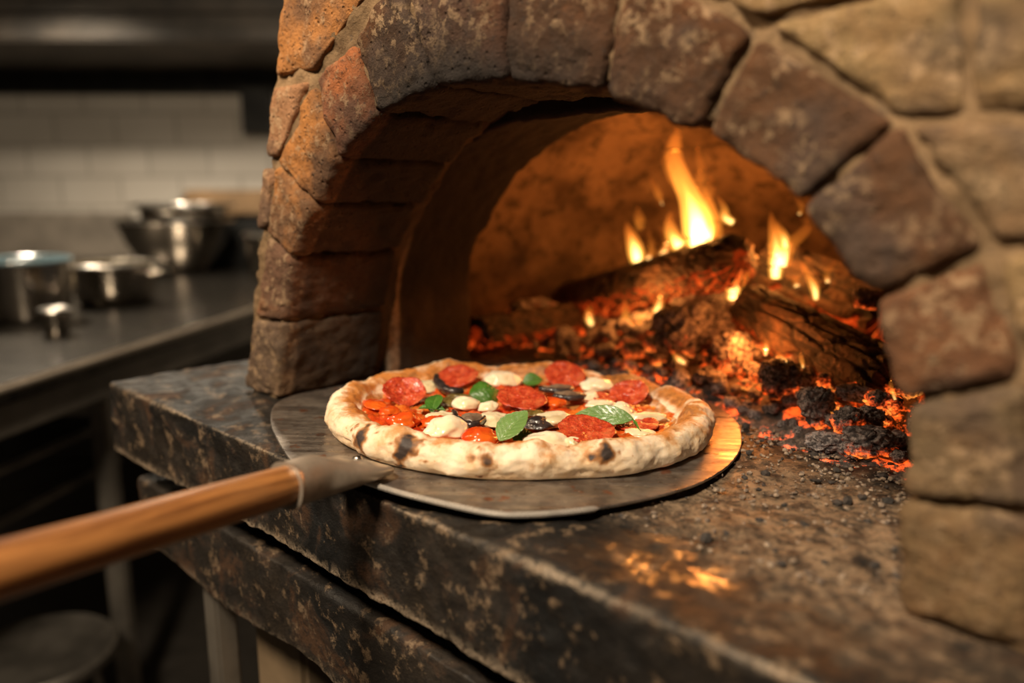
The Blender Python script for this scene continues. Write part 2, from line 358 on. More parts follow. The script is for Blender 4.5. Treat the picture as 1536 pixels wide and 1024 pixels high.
def stone(quad, d0, d1, tone, seed, n=26, nd=16, r=.007, gap=.0011, amp=1.0, boxes=None):
    """rounded irregular block: quad = bl, br, tr, tl in (s, z)"""
    q = [Vector(v) for v in quad]; c = sum(q, Vector((0, 0)))/4
    q = [v+(c-v).normalized()*gap*1.4 for v in q]
    w = ((q[1]-q[0]).length+(q[2]-q[3]).length)/2; h = ((q[3]-q[0]).length+(q[2]-q[1]).length)/2; dp = d1-d0
    half = (w/2, dp/2, h/2); rho = [min(.9, r/x) for x in half]
    res = (n, nd, n); idx = {}; vs = []; nr = []; fs = []
    def vert(i, j, k):
        key = (i, j, k)
        if key in idx: return idx[key]
        p = [2*key[a]/res[a]-1 for a in range(3)]
        cl = [max(-1+rho[a], min(1-rho[a], p[a])) for a in range(3)]
        v = Vector([(p[a]-cl[a])/rho[a] for a in range(3)])
        if v.length > 1e-6: v.normalize()
        g = [cl[a]+v[a]*rho[a] for a in range(3)]
        u, dd, t = (g[0]+1)/2, (g[1]+1)/2, (g[2]+1)/2
        pt = lerp(lerp(q[0], q[1], u), lerp(q[3], q[2], u), t)
        P = Vector((pt.x, lerp(d0, d1, dd), pt.y))
        ux = ((q[1]-q[0])+(q[2]-q[3])).normalized(); uz = ((q[3]-q[0])+(q[2]-q[1])).normalized()
        nn = Vector((ux.x*v[0]+uz.x*v[2], v[1], ux.y*v[0]+uz.y*v[2]))
        off = Vector((seed*5.3, seed*2.1, seed*9.7))
        a = .0030*noise.fractal((P+off)*11, 1, 2, 3)+.0019*noise.fractal((P+off)*70, .8, 2.1, 4)
        ed = sum(1 for x in p if abs(x) > 1-.0001-0.25)                # chip the arrises
        if ed >= 2: a -= .0045*max(0, noise.noise((P+off)*45)+.05)
        P += nn*a*amp
        idx[key] = len(vs); vs.append(P); return idx[key]
    def face(ax, side):
        o1, o2 = [a for a in range(3) if a != ax]
        for i in range(res[o1]):
            for j in range(res[o2]):
                f = []
                for di, dj in ((0, 0), (1, 0), (1, 1), (0, 1)):
                    key = [0, 0, 0]; key[ax] = side*res[ax]; key[o1] = i+di; key[o2] = j+dj; f.append(vert(*key))
                if (ax == 1) == (side == 1): f.reverse()
                fs.append(f)
    for ax in range(3):
        for side in (0, 1):
            if ax == 1 and side == 1: continue
            face(ax, side)
    cols = [(*tone, min(1, max(0, soot_at(v.x, v.y, v.z)))) for v in vs]
    return vs, fs, cols
def stones(name, specs, parent, **k):
    V, Fc, C = [], [], []
    for sp in specs:
        v, f, c = stone(**sp); o = len(V); V += v; Fc += [[i+o for i in x] for x in f]; C += c
    return link(name, mkmesh(name, V, Fc, M['brick'], True, C), parent, **k)
T_OR, T_DK, T_BR, T_TN, T_GY = (.44, .19, .06), (.12, .08, .06), (.20, .11, .055), (.26, .175, .085), (.20, .135, .075)
tones = [(.26, .17, .10), (.33, .145, .065), T_OR, T_OR, (.38, .13, .05), (.065, .034, .019), (.13, .048, .021), (.08, .042, .023), (.092, .046, .024), (.11, .057, .03), (.105, .057, .032), (.155, .074, .038), (.19, .13, .07), (.18, .12, .062)]
specs = []
for i in range(14):
    a, b, c, d = JI[i], JO[i], JI[i+1], JO[i+1]
    quad = (a, c, d, b) if 4 <= i <= 9 else ((b, a, c, d) if i < 4 else (c, d, b, a))
    specs.append(dict(quad=quad, d0=D0, d1=.537, tone=tuple(x*(.8 if 5 <= i <= 10 else .95) for x in tones[i]), seed=i+1, n=34 if i < 9 else 28, nd=30))
stones('arch_ring', specs, oven)
def pq(*px): return [sz(*p) for p in px]
outer = [(pq((408, 116), (464, 108), (580, -60), (420, -60)), T_OR), (pq((394, 240), (412, 238), (460, 120), (403, 128)), (.36, .19, .1)), (pq((380, 346), (400, 342), (408, 252), (391, 248)), (.36, .2, .11)),
    (pq((1352, 176), (1443, 176), (1454, -50), (1138, 32)), T_TN), (pq((1449, 174), (1640, 174), (1640, -60), (1460, -50)), T_TN), (pq((1000, -30), (1134, 28), (1420, -50), (1250, -250)), T_TN),
    (pq((1488, 368), (1640, 366), (1640, 182), (1354, 183)), T_GY), (pq((1545, 566), (1700, 562), (1700, 372), (1488, 376)), T_TN)]
specs = [dict(quad=q, d0=D0+.002, d1=.53, tone=t, seed=40+i, n=26, nd=10) for i, (q, t) in enumerate(outer)]
warm = lambda c, k: (c[0]*k, c[1]*k*.96, c[2]*k*.9)
row = [(-.60, -.44), (-.44, -.27), (-.27, -.10), (-.10, .08), (.08, .26)]
for i, (a, b) in enumerate(row): specs.append(dict(quad=[(a, .375 if b < -.2 else .335), (b, .375 if b < -.2 else .335), (b, .49), (a, .49)], d0=D0+.005, d1=.53, tone=(T_BR, T_GY, T_TN)[i % 3], seed=60+i, n=14, nd=6))
for i, (z0, z1) in enumerate([(0, .07), (.07, .135), (.135, .20), (.20, .265), (.265, .33)]):
    specs.append(dict(quad=[(-.047 if i < 2 else .0, z0), (.26, z0), (.26, z1), (-.047 if i < 2 else .0, z1)], d0=D0, d1=.53, tone=(T_BR, T_TN)[i % 2], seed=70+i, n=14, nd=6))
stones('facing_stones', specs, oven)
# mortar behind and between the blocks
OM = [(-.779, 0), (-.762, .085), (-.742, .145), (-.715, .2), (-.698, .27), (-.668, .38), (-.60, .5), (-.4, .5), (-.25, .5), (-.05, .5), (.27, .45), (.27, .3), (.27, .15), (.27, .06), (.27, 0)]
OMC = catmull([(a, b, 0) for a, b in OM], 14)
def strip(rows, name, mat, parent, layers, seed=0, cols=None, flip=False, mask=None, **k):
    V = [p for r in rows for p in r]; m = len(rows[0]); fs = []
    for i in range(len(rows)-1):
        for j in range(m-1):
            f = (i*m+j, i*m+j+1, (i+1)*m+j+1, (i+1)*m+j); fs.append(f[::-1] if flip else f)
    C = [cols(p) for p in V] if cols else None
    me = mkmesh(name, V, fs, mat, True, C)
    if layers: displace(me, layers, seed, mask)
    return link(name, me, parent, **k)
scol = lambda p: (.3, .2, .15, min(1, soot_at(p.x, p.y, p.z)*.9))
cen = Vector((-.41, .08, 0))
rows = []
back = .553
for i, p in enumerate(INNER):
    o = OMC[i]; outw = (p-cen).normalized()*.010; a = p+outw
    if i < 20 or i > len(INNER)-40: a = p+Vector((math.copysign(.010, p.x-cen.x), 0, 0))
    r = [Vector((a.x, back-(back-D0-.006)*k/22, a.y)) for k in range(22)]
    r += [Vector((lerp(a.x, o.x, k/56), D0+.0075, lerp(a.y, o.y, k/56))) for k in range(57)]
    r += [Vector((o.x, lerp(D0+.006, .53, k/14), o.y)) for k in range(1, 15)]
    rows.append(r)
strip(rows, 'mortar_joints', M['mortar'], oven, [(70, .0040), (16, .0035)], 3, scol, flip=True)
# recessed inner arch (smooth clay lining)
SE = [(566, 570), (569, 424), (593, 315), (632, 242), (699, 188), (784, 157), (875, 145)]
L = [Vector(sz(*p, .556)) for p in SE]; L[0].y = 0
mid = -.41
pts = [(v.x+.008, v.y) for v in L[:-1]]+[(mid, .300)]
pts = pts+[(2*mid-a, b) for a, b in reversed(pts[:-1])]
SEAM = catmull([(a, b, 0) for a, b in pts], 12)
IN = [(705, 530), (705, 393), (735, 327), (784, 254), (844, 206), (905, 179)]
L2 = [Vector(sz(*p, .69)) for p in IN]; L2[0].y = 0
pts = [(v.x, v.y) for v in L2]+[(mid, .302)]; pts = pts+[(2*mid-a, b) for a, b in reversed(pts[:-1])]
INN = catmull([(a, b, 0) for a, b in pts], 12)
assert len(SEAM) == len(INN)
rows = []
for a, b in zip(SEAM, INN):
    a = Vector(a); b = Vector(b); ow = (a-cen).normalized() if a.y > .13 else Vector((math.copysign(1, a.x-mid), 0, 0))
    a = a-ow*.017
    r = [Vector((a.x+ow.x*q, .552, a.y+ow.y*q)) for q in (.06, .03, .012)]
    r += [Vector((a.x+ow.x*(.006-.006*math.sin(t)), .558-.006*math.cos(t), a.y+ow.y*(.006-.006*math.sin(t)))) for t in (0, .5, 1.0, 1.57)]
    r += [Vector((lerp(a.x, b.x, k/24), lerp(.562, .69, k/24), lerp(a.y, b.y, k/24))) for k in range(1, 25)]
    r += [Vector((b.x+ow.x*q, .694, b.y+ow.y*q)) for q in (.01, .04, .1)]
    rows.append(r)
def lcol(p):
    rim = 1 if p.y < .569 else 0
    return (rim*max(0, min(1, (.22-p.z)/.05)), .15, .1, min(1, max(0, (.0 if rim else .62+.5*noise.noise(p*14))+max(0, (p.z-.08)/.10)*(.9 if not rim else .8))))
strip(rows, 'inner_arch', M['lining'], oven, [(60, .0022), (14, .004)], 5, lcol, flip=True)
# domed fire chamber
rows = []
for k in range(0, 22):
    be = math.pi/2*k/21; row_ = []
    for j in range(0, 61):
        al = math.pi*j/60; ca, sa = math.cos(al), math.sin(al)
        row_.append(Vector((mid-.44*ca*math.cos(be)**.8 if k < 21 else mid, .69+.50*math.sin(be), .40*sa*(math.cos(be)**.8 if k < 21 else 0)-.001)))
    rows.append(row_)
strip(rows, 'fire_chamber', M['chamber'], oven, [(22, .008), (6, .015)], 8, flip=False)
# outer masonry body behind the front
b = MB(); b.box((-.862, .56, 0), (-.855, 1.35, .52), 0); b.box((.25, .53, 0), (.27, 1.35, .52), 0); b.box((-.862, 1.33, 0), (.27, 1.35, .52), 0); b.box((-.862, .54, .5), (.27, 1.35, .53), 0)
b.box((-.862, .556, 0), (-.79, .57, .52), 0); b.box((-.862, .556, .46), (.27, .57, .52), 0)
ob = b.obj('body_wall', M['mortar'], oven, smooth=False)

# ------------------------------------------------------------------ stone ledge
def slab(name, prof, s0, s1, step, label, seed, wearz=None, layers=((9, .004), (60, .0018)), kind=None, cat='ledge'):
    root = []
    ns = int((s1-s0)/step); rows = []
    for i in range(ns+1):
        s = lerp(s0, s1, i/ns); rows.append([Vector((s, d, z)) for d, z in prof])
    V = [p for r in rows for p in r]; m = len(prof); fs = []
    for i in range(ns):
        for j in range(m-1): fs.append((i*m+j, i*m+j+1, (i+1)*m+j+1, (i+1)*m+j))
    fs.append(tuple(range(m))[::-1]); fs.append(tuple(ns*m+j for j in range(m)))
    C = [wearz(p) for p in V]
    me = mkmesh(name, V, fs, M['ledge'], True, C)
    displace(me, layers, seed); me.set_sharp_from_angle(angle=1.3)
    return link(name, me, None, rot=(0, 0, WROT), label=label, cat=cat)
def profile(df, db, zt, zb, r, st):
    pr = [(db, zb)] if db < df+.4 else []
    n = 14; pr = [(lerp(min(db, df+.12), df+r, k/10), zb) for k in range(10)]
    pr += [(df+r-r*math.sin(t), zb+r-r*math.cos(t)) for t in [math.pi/2*k/4 for k in range(5)]]
    k = max(4, int((zt-zb-2*r)/st)); pr += [(df, lerp(zb+r, zt-r, i/k)) for i in range(1, k)]
    pr += [(df+r-r*math.cos(t), zt-r+r*math.sin(t)) for t in [math.pi/2*k/4 for k in range(5)]]
    d = df+r; g = st
    while d < db:
        d += g; pr.append((min(d, db), zt)); g = st if d < .75 else g*1.15
    return pr
FR = .3145
def edge_wear(p):
    w = .9*max(0, 1-math.hypot(p.y-FR, p.z)/.0055)*(.45+.55*min(1, max(0, .5+1.4*noise.noise(Vector((p.x*14, 3, 1))))))
    w2 = .75*max(0, 1-math.hypot(p.y-FR, p.z+.082)/.014)
    ash = 0
    if p.z > -.01:
        ash = max(0, 1-math.hypot((p.x+.22)/.17, (p.y-.50)/.13))*1.6+max(0, 1-math.hypot((p.x+.12)/.10, (p.y-.42)/.1))
    oil = max(0, 1-math.hypot((p.x+.215)/.05, (p.y-.372)/.05)) if p.z > -.01 else 0
    return (max(w, w2), min(1, ash), min(1, 1.8*oil), 1)
slab('stone_ledge', profile(FR, 1.3, 0, -.083, .0035, .0032), -.93, .45, .0034, 'thick scorched stone ledge carrying the peel in front of the oven mouth', 2, edge_wear)
slab('lower_stone_course', profile(FR+.012, .6, -.112, -.195, .004, .006), -.90, .45, .006, 'second dark stone course beneath the thick oven ledge', 12, lambda p: (.55*max(0, 1-math.hypot(p.y-FR-.012, p.z+.195)/.015), 0, 0, 1))
b = MB(); b.box((-.86, FR+.05, -.114), (.44, 1.25, -.080), .002); b.obj('recessed_bed_joint', M['black'], None, rot=(0, 0, WROT), label='black recessed bed between the two dark stone courses', cat='ledge')
b = MB(); b.box((-.74, FR+.06, -1.0), (-.64, 1.2, -.194), .006)
b.obj('support_pier', M['board'], None, rot=(0, 0, WROT), label='tan support pier under the stone courses, beside a steel post', cat='pier')
b = MB(); b.box((-.50, FR+.10, -1.0), (.44, 1.2, -.194), .006)
b.obj('oven_plinth', M['black'], None, rot=(0, 0, WROT), label='dark block plinth under the stone courses at the bottom edge', cat='plinth')
b = MB(); b.box((-.795, FR+.03, -1.0), (-.765, FR+.055, -.194), .003)
b.obj('support_post', M['oldsteel'], None, rot=(0, 0, WROT), label='slim grey steel post under the stone courses left of the tan pier', cat='post')

# ------------------------------------------------------------------ peel and pizza (peel leans on its far tip)
TILT = math.radians(1.7); AX = Vector((.86, .5, 0)).normalized()           # towards the tip
TIP = on_z(1100, 650, .001); PC = on_z(776, 637, .010)
rotm = Matrix.Rotation(TILT, 3, Vector((-AX.y, AX.x, 0)))
# choose the sign that lifts the handle side
if (rotm @ (-AX)).z < 0: rotm = Matrix.Rotation(-TILT, 3, Vector((-AX.y, AX.x, 0)))
NRM = rotm @ Vector((0, 0, 1))
O0 = Vector((PC.x, PC.y, 0)); O0.z = .0015+(TIP-PC).dot(AX)*math.tan(TILT)
EUL = rotm.to_euler()
RI = rotm.transposed()
def on_pl(x, y, lift=0.0):                          # pixel -> local coordinates on the peel plane raised by lift
    o = O0+NRM*lift; c = Vector((0, 0, H)); r = ray(x, y); t = (o-c).dot(NRM)/r.dot(NRM)
    return RI @ (c+r*t-O0)
peel = empty('pizza_peel', O0, EUL, label='round-bladed steel pizza peel with a long brown wooden handle', cat='peel')
OUT = [(1112, 652), (1110, 676), (1088, 703), (1040, 729), (960, 751), (880, 765), (800, 772), (745, 771), (690, 761), (610, 742), (560, 727), (525, 716), (490, 709), (455, 704), (438, 694), (418, 664), (406, 634), (412, 608), (440, 594), (482, 585), (560, 572), (680, 562), (800, 558), (920, 566), (1010, 584), (1075, 610), (1104, 632)]
op = catmull([on_pl(*p) for p in OUT], 8, True)
def plate(poly, z0, z1, name, mat, parent, bev):
    bm = bmesh.new(); vs = [bm.verts.new((p.x, p.y, z1)) for p in poly]; f = bm.faces.new(vs)
    if f.normal.z < 0: f.normal_flip()
    bm.normal_update()
    if bm.faces[:][0].normal.z < 0: bmesh.ops.reverse_faces(bm, faces=bm.faces[:])
    r = bmesh.ops.extrude_face_region(bm, geom=bm.faces[:]); 
    for g in r['geom']:
        if isinstance(g, bmesh.types.BMVert): g.co.z = z0
    bmesh.ops.recalc_face_normals(bm, faces=bm.faces[:])
    me = bpy.data.meshes.new(name); bm.to_mesh(me); bm.free(); me.materials.append(mat)
    o = link(name, me, parent); mod = o.modifiers.new('bev', 'BEVEL'); mod.width = bev; mod.segments = 3; mod.limit_method = 'ANGLE'
    return o
plate(op, -.0012, .0010, 'blade', M['peel'], peel, .0008)
ei = op[40:100]
b = MB(); b.tube([Vector((p.x, p.y, .0002)) for p in op[38:104]], [.0001]+[.0021]*64+[.0001], 8); b.obj('blade_rim', M['rimsteel'], peel, label='near lip of the blade, its highlight painted in pale steel')  # highlight on the near lip is put into its pale colour
# ferrule and handle, in world space then into peel space
fa = on_z(428, 728, .0305); q = ray(-2, 856); fb = q*(.352/1150)+Vector((0, 0, H))
hd = (fa-fb).normalized()
def loc2(p): return RI @ (p-O0)
hpts = []; hr = []
P0 = fb-hd*.16
for k in range(41):
    t = k/40; hpts.append(loc2(P0.lerp(fa+hd*.012, t))); hr.append(lerp(.0158, .0126, min(1, t*1.05))*(1+.02*math.sin(t*9)))
me = None
L0 = (hpts[-1]-hpts[0]); 
b = MB(); zl = L0.length; b.lathe([(hr[0]*.3, 0), (hr[0]*.8, .002)]+[(hr[k], .004+(zl-.004)*k/40) for k in range(41)], seg=56)
ho = b.obj('handle', M['wood'], peel, p=hpts[0]); ho.rotation_euler = L0.to_track_quat('Z', 'Y').to_euler()
bl = on_pl(560, 703, .0020)
fe = loc2(fa); mid_ = loc2(on_z(505, 709, .024))
fpts = catmull([fe, fe.lerp(mid_, .5)+Vector((0, 0, .001)), mid_, mid_.lerp(bl, .55)+Vector((0, 0, .003)), bl+Vector((0, 0, .0035))], 8)
n = len(fpts)
def ferr():
    bm = bmesh.new(); rings = []
    for i, p in enumerate(fpts):
        t = i/(n-1); tg = (fpts[min(i+1, n-1)]-fpts[max(i-1, 0)]).normalized(); x = tg.cross(Vector((0, 0, 1))).normalized(); y = x.cross(tg)
        fl = max(0, (t-.30)/.70); rx = .0150*(1+.75*math.sin(fl*1.9)); ry = lerp(.0146, .0020, fl**.75); ex = lerp(.8, .55, fl)
        if t > .72: rx *= math.sqrt(max(.06, 1-((t-.72)/.28)**3.5))
        if i == 0: rx *= 1.06; ry *= 1.06
        ring = []
        for k in range(40):
            a = 2*math.pi*k/40; ca, sa = math.cos(a), math.sin(a)
            ring.append(bm.verts.new(p+x*rx*math.copysign(abs(ca)**ex, ca)+y*ry*math.copysign(abs(sa)**ex, sa)))
        rings.append(ring)
    for i in range(n-1):
        for k in range(40): bm.faces.new((rings[i][k], rings[i][(k+1) % 40], rings[i+1][(k+1) % 40], rings[i+1][k]))
    bm.faces.new(rings[0]); bm.faces.new(rings[-1]); bmesh.ops.recalc_face_normals(bm, faces=bm.faces[:])
    me = bpy.data.meshes.new('ferrule'); bm.to_mesh(me); bm.free(); me.materials.append(M['ferrule']); me.polygons.foreach_set('use_smooth', [True]*len(me.polygons)); me.set_sharp_from_angle(angle=1.0)
    displace(me, [(60, .0006)], 2); return me
link('ferrule', ferr(), peel, label='grey steel socket joining blade and handle')
def pxx(p):
    w_ = (rotm @ p)+O0-Vector((0, 0, H)); return 768+F*w_.x/(w_.y*CT-w_.z*ST)
ri = min(range(n), key=lambda i: abs(pxx(fpts[i])-536)); fl_ = max(0, (ri/(n-1)-.30)/.70)
rv = fpts[ri]+Vector((0, 0, lerp(.0146, .0020, fl_**.75)))
b = MB(); b.lathe([(.0038, -.003), (.0038, .0008), (.0028, .0022), (.0001, .0028)], seg=20); b.obj('rivet', M['edge'], peel, p=rv, label='bright rivet on the socket')

pizza = empty('pizza', O0+NRM*.0012, EUL, label='whole baked pizza with pepperoni, mozzarella and basil on the steel peel', cat='pizza')
RX, RY = .1725, .1570
def pz(x, y, lift=.0155): return on_pl(x, y, lift+.0012)-Vector((0, 0, .0012))
CC = pz(776, 613, .014); CC.z = 0
chars = [(538, 650, .010, .95), (608, 661, .0095, 1.1), (724, 688, .007, .7), (703, 682, .004, .6), (914, 675, .0095, 1.0), (1010, 638, .006, .5), (800, 705, .003, .4), (818, 702, .003, .5), (560, 600, .009, .35), (1030, 612, .01, .3), (990, 590, .007, .45), (655, 552, .006, .4), (548, 577, .005, .5), (875, 730, .002, .4)]
def crust_pt(th, r, z):
    c, s = math.cos(th), math.sin(th); w = noise.fractal(Vector((c*1.6, s*1.6, 4)), 1, 2, 3)
    R = 1+.030*w
    hz = 1+.20*noise.fractal(Vector((c*3.1, s*3.1, 9)), 1, 2, 2)
    return Vector((CC.x+RX*R*r*c, CC.y+RY*R*r*s, z*hz if z > .01 else z))
PROF = [(0, .0), (.5, .0), (.90, .0), (.955, .0008), (.982, .004), (.997, .009), (1.0, .0145), (.992, .020), (.975, .0245), (.95, .0275), (.92, .0285), (.89, .0275), (.862, .0248), (.84, .021), (.822, .0175), (.80, .0145), (.77, .0125), (.72, .0115), (.5, .011), (0, .011)]
PP = catmull([(a, b, 0) for a, b in PROF], 4)
NTH = 420; V = []; fs = []
for i in range(NTH):
    th = 2*math.pi*i/NTH
    for p in PP: V.append(crust_pt(th, max(0, p.x), max(0, p.y)*.90))
m = len(PP)
for i in range(NTH):
    for j in range(m-1): fs.append((i*m+j, ((i+1) % NTH)*m+j, ((i+1) % NTH)*m+j+1, i*m+j+1))
# bubbles in the rim
for bx, by, br, bh in ((912, 640, .020, .0055), (975, 655, .016, .003), (640, 552, .02, .003), (540, 610, .02, .003), (1030, 620, .018, .004), (830, 545, .02, .0025)):
    c = pz(bx, by, .022)
    for v in V:
        d = math.hypot(v.x-c.x, v.y-c.y)
        if d < br and v.z > .012: v.z += bh*(.5+.5*math.cos(math.pi*d/br))
def proj(p):                                       # local pizza point -> pixel
    w_ = (rotm @ p)+O0+NRM*.0012-Vector((0, 0, H)); zc = w_.y*CT-w_.z*ST
    return 768+F*w_.x/zc, 512-F*(w_.y*ST+w_.z*CT)/zc, zc
PR = [(proj(v), v) for v in V if v.z > .002]
cc = []
for x, y, r, a in chars:
    near = [(q[2], v) for q, v in PR if abs(q[0]-x) < 7 and abs(q[1]-y) < 7]
    if near: cc.append((min(near, key=lambda e: e[0])[1].copy(), r, a))
def ccol(v):
    ch = 0
    for p, r, a in cc:
        d = (Vector((v.x, v.y, v.z*.8))-Vector((p.x, p.y, p.z*.8))).length*(1+.9*noise.noise(v*130)+.4*noise.noise(v*300)); ch = max(ch, a*math.exp(-(d/r)**2))
    rr = math.hypot((v.x-CC.x)/RX, (v.y-CC.y)/RY)
    th = math.atan2(v.y-CC.y, v.x-CC.x)
    top = max(0, min(1, (v.z-.012)/.009)); inn = max(0, min(1, (.99-rr)/.13))
    br = (.85*inn+.24)*top*(1.0+.15*math.cos(th-.6))*(1+.5*noise.noise(v*45))
    if rr < .82: br = 1
    return (ch, min(1.15, br), 0, 1)
me = mkmesh('crust', V, fs, M['crust'], True, [ccol(v) for v in V])
bm = bmesh.new(); bm.from_mesh(me); bmesh.ops.remove_doubles(bm, verts=bm.verts, dist=1e-6); bmesh.ops.recalc_face_normals(bm, faces=bm.faces); bm.to_mesh(me); bm.free()
displace(me, [(24, .0034), (90, .0014), (260, .0006)], 4, lambda c: min(1, max(0, c.z-.001)/.004))
link('crust', me, pizza)
# sauce
V = []; fs = []; nr_, nt = 60, 200
for i in range(nr_+1):
    for j in range(nt):
        th = 2*math.pi*j/nt; r = .835*i/nr_*(1+.03*noise.noise(Vector((math.cos(th)*4, math.sin(th)*4, 2))))
        p = crust_pt(th, r, 0); e = max(0, (i/nr_-.93)/.07); p.z = .0125-.003*e*e; V.append(p)
for i in range(nr_):
    for j in range(nt): fs.append((i*nt+j, (i+1)*nt+j, (i+1)*nt+(j+1) % nt, i*nt+(j+1) % nt))
me = mkmesh('tomato_sauce', V, fs, M['sauce']); displace(me, [(45, .0042), (160, .0022)], 6, lambda c: 1)
link('tomato_sauce', me, pizza)

# toppings --------------------------------------------------------
def pepper(x, y, r, tilt=(0, 0), cup=.0022, lift=.0175, seed=0, th=.0030):
    V = []; fs = []; nr2, nt2 = 16, 64; rng = random.Random(seed)
    for side in (1, -1):
        for i in range(nr2+1):
            for j in range(nt2):
                a = 2*math.pi*j/nt2; rr = i/nr2; w = 1+.035*noise.noise(Vector((math.cos(a)*1.5, math.sin(a)*1.5, seed)))
                z = cup*rr**3*(1+.6*noise.noise(Vector((math.cos(a)*1.2, math.sin(a)*1.2, seed+3))))+side*th/2*math.sqrt(max(0, 1-rr**8))
                V.append(Vector((r*rr*w*math.cos(a), r*rr*w*math.sin(a), z)))
    n1 = (nr2+1)*nt2
    for i in range(nr2):
        for j in range(nt2):
            f = (i*nt2+j, (i+1)*nt2+j, (i+1)*nt2+(j+1) % nt2, i*nt2+(j+1) % nt2); fs.append(f); fs.append(tuple(n1+k for k in f[::-1]))
    me = mkmesh('pepperoni', V, fs, M['pep'])
    bm = bmesh.new(); bm.from_mesh(me); bmesh.ops.remove_doubles(bm, verts=bm.verts, dist=2e-6); bm.to_mesh(me); bm.free()
    displace(me, [(90, .0012), (320, .0007)], seed)
    return link('pepperoni_slice', me, pizza, p=pz(x, y, lift), rot=(tilt[0], tilt[1], rng.uniform(0, 6)) if False else (tilt[0], tilt[1], 0))
PX = 1/1780.
pepper(606, 592, .0205, (.42, .18), .006, .0205, 1)
pepper(686, 568, .0225, (.30, -.12), .004, .0185, 2)
pepper(783, 600, .0235, (.22, .05), .003, .0205, 3)
pepper(847, 563, .0215, (.50, .05), .002, .0225, 4)
pepper(944, 592, .0195, (.40, -.30), .004, .0205, 5)
pepper(880, 648, .0235, (.20, .02), .0035, .0200, 6)
pepper(776, 556, .0120, (.3, .1), .002, .0180, 7)
pepper(955, 636, .0190, (.08, -.06), .001, .0155, 8)
pepper(905, 598, .0130, (.15, .1), .002, .0165, 9)
def blob(name, mat, x, y, rx, ry, rz, rot=0, lift=.0165, seed=0, lay=((40, .3), (110, .1)), label=None, sub=4, parent=None, bumpy=1.0):
    bm = bmesh.new(); bmesh.ops.create_icosphere(bm, subdivisions=sub, radius=1)
    off = Vector((seed*4.1, seed*1.3, seed*2.9))
    for v in bm.verts:
        n_ = v.co.copy(); s = 1+.30*bumpy*noise.noise(n_*1.1+off)+.12*bumpy**2*noise.noise(n_*2.6+off)
        z = v.co.z*s; 
        if z < 0: z *= .5
        v.co = Vector((v.co.x*s*rx, v.co.y*s*ry, z*rz))
    bmesh.ops.rotate(bm, verts=bm.verts, cent=(0, 0, 0), matrix=Matrix.Rotation(rot, 3, 'Z'))
    me = bpy.data.meshes.new(name); bm.to_mesh(me); bm.free(); me.materials.append(mat); me.polygons.foreach_set('use_smooth', [True]*len(me.polygons)); me.update()
    displace(me, [(150, .0007), (400, .0003)], seed)
    return link(name, me, parent or pizza, p=pz(x, y, lift), label=label)
for i, (x, y, rx, ry, rz, rot, l, herb) in enumerate([(669, 646, .0165, .015, .0115, .1, .0165, 0), (753, 572, .0175, .016, .0115, .2, .018, 0), (636, 580, .0165, .015, .0070, .1, .0155, 1), (698, 607, .0120, .011, .0080, .0, .0165, 0),
      (733, 612, .0085, .008, .0065, .4, .0170, 0), (744, 632, .0135, .016, .0065, .5, .0155, 1), (820, 664, .0180, .012, .0085, .0, .0150, 0), (830, 632, .0165, .016, .0080, .2, .0160, 1),
      (897, 581, .0165, .014, .0100, .3, .0190, 0), (884, 597, .0100, .009, .0060, .0, .0165, 0), (932, 617, .0120, .012, .0080, -.5, .0175, 0), (972, 627, .0175, .011, .0055, .1, .0160, 1),
      (965, 652, .0130, .008, .0040, -.3, .0150, 1), (658, 624, .0110, .006, .0040, .3, .0180, 1), (900, 608, .0130, .009, .0050, 0, .0165, 0), (858, 665, .0060, .006, .0050, 0, .0160, 1)]):
    blob('mozzarella', M['mozzherb' if herb else 'mozz'], x, y, rx*1.08, ry*1.04, rz, rot, l, i+1, bumpy=.85 if not herb else 1.2)
for i, (x, y, rx, ry, rz, rot) in enumerate([(606, 634, .0140, .012, .0095, .2), (721, 658, .0150, .013, .0095, .4), (652, 634, .0125, .012, .0060, .5), (775, 676, .0190, .006, .0045, .0), (830, 606, .0120, .010, .0060, 0), (560, 607, .0150, .010, .0040, -.8), (585, 618, .0100, .008, .0050, 0)]):
    blob('tomato_chunk', M['tomato'], x, y, rx, ry, rz, rot, .0155, i+30)
def slice_(name, pts, r, lift, mat, seed, flat=1.0, label=None, width=1.0):
    b = MB(); P = catmull([pz(x, y, lift+dz) for x, y, dz in pts], 6); n2 = len(P)
    b.tube(P, [r*(.55+.45*math.sin(math.pi*(i+.6)/(n2+.2))) for i in range(n2)], 14, flat=flat)
    me = b.mesh(name, mat); displace(me, [(150, .0012)], seed); return link(name, me, pizza, label=label)
def mushroom(x, y, w, seed, rot, lift=.019):
    o = blob('mushroom_slice', M['mush'], x, y, w, w*.62, .0048, rot, lift, seed)
    c = pz(x, y, lift); P = []
    for k in range(13):
        a = rot-math.pi*.95+math.pi*.9*k/12; P.append(c+Vector((math.cos(a)*w*1.0, math.sin(a)*w*.62, .0008)))
    b = MB(); b.tube([p-c for p in P], [.0008]+[.0028]*11+[.0008], 10); me = b.mesh('dark_rim', M['dark']); displace(me, [(200, .0008)], seed)
    link('dark_rim', me, o, label='dark glossy edge of the slice')
mushroom(835, 584, .0160, 50, -.2, .0205); mushroom(853, 594, .0155, 51, .1, .0185)
slice_('charred_mushroom', [(655, 564, .006), (656, 572, .004), (666, 582, .001), (680, 587, 0), (694, 586, 0)], .0048, .0195, M['dark'], 1)
blob('charred_mushroom', M['olive'], 676, 588, .009, .006, .004, 0, .017, 61)
slice_('charred_mushroom', [(680, 616, .001), (684, 624, .001), (692, 632, 0), (706, 637, 0), (720, 634, 0), (727, 625, .001)], .0032, .0185, M['dark'], 2)
blob('charred_mushroom', M['mush'], 708, 628, .0105, .009, .0045, 0, .0185, 62)
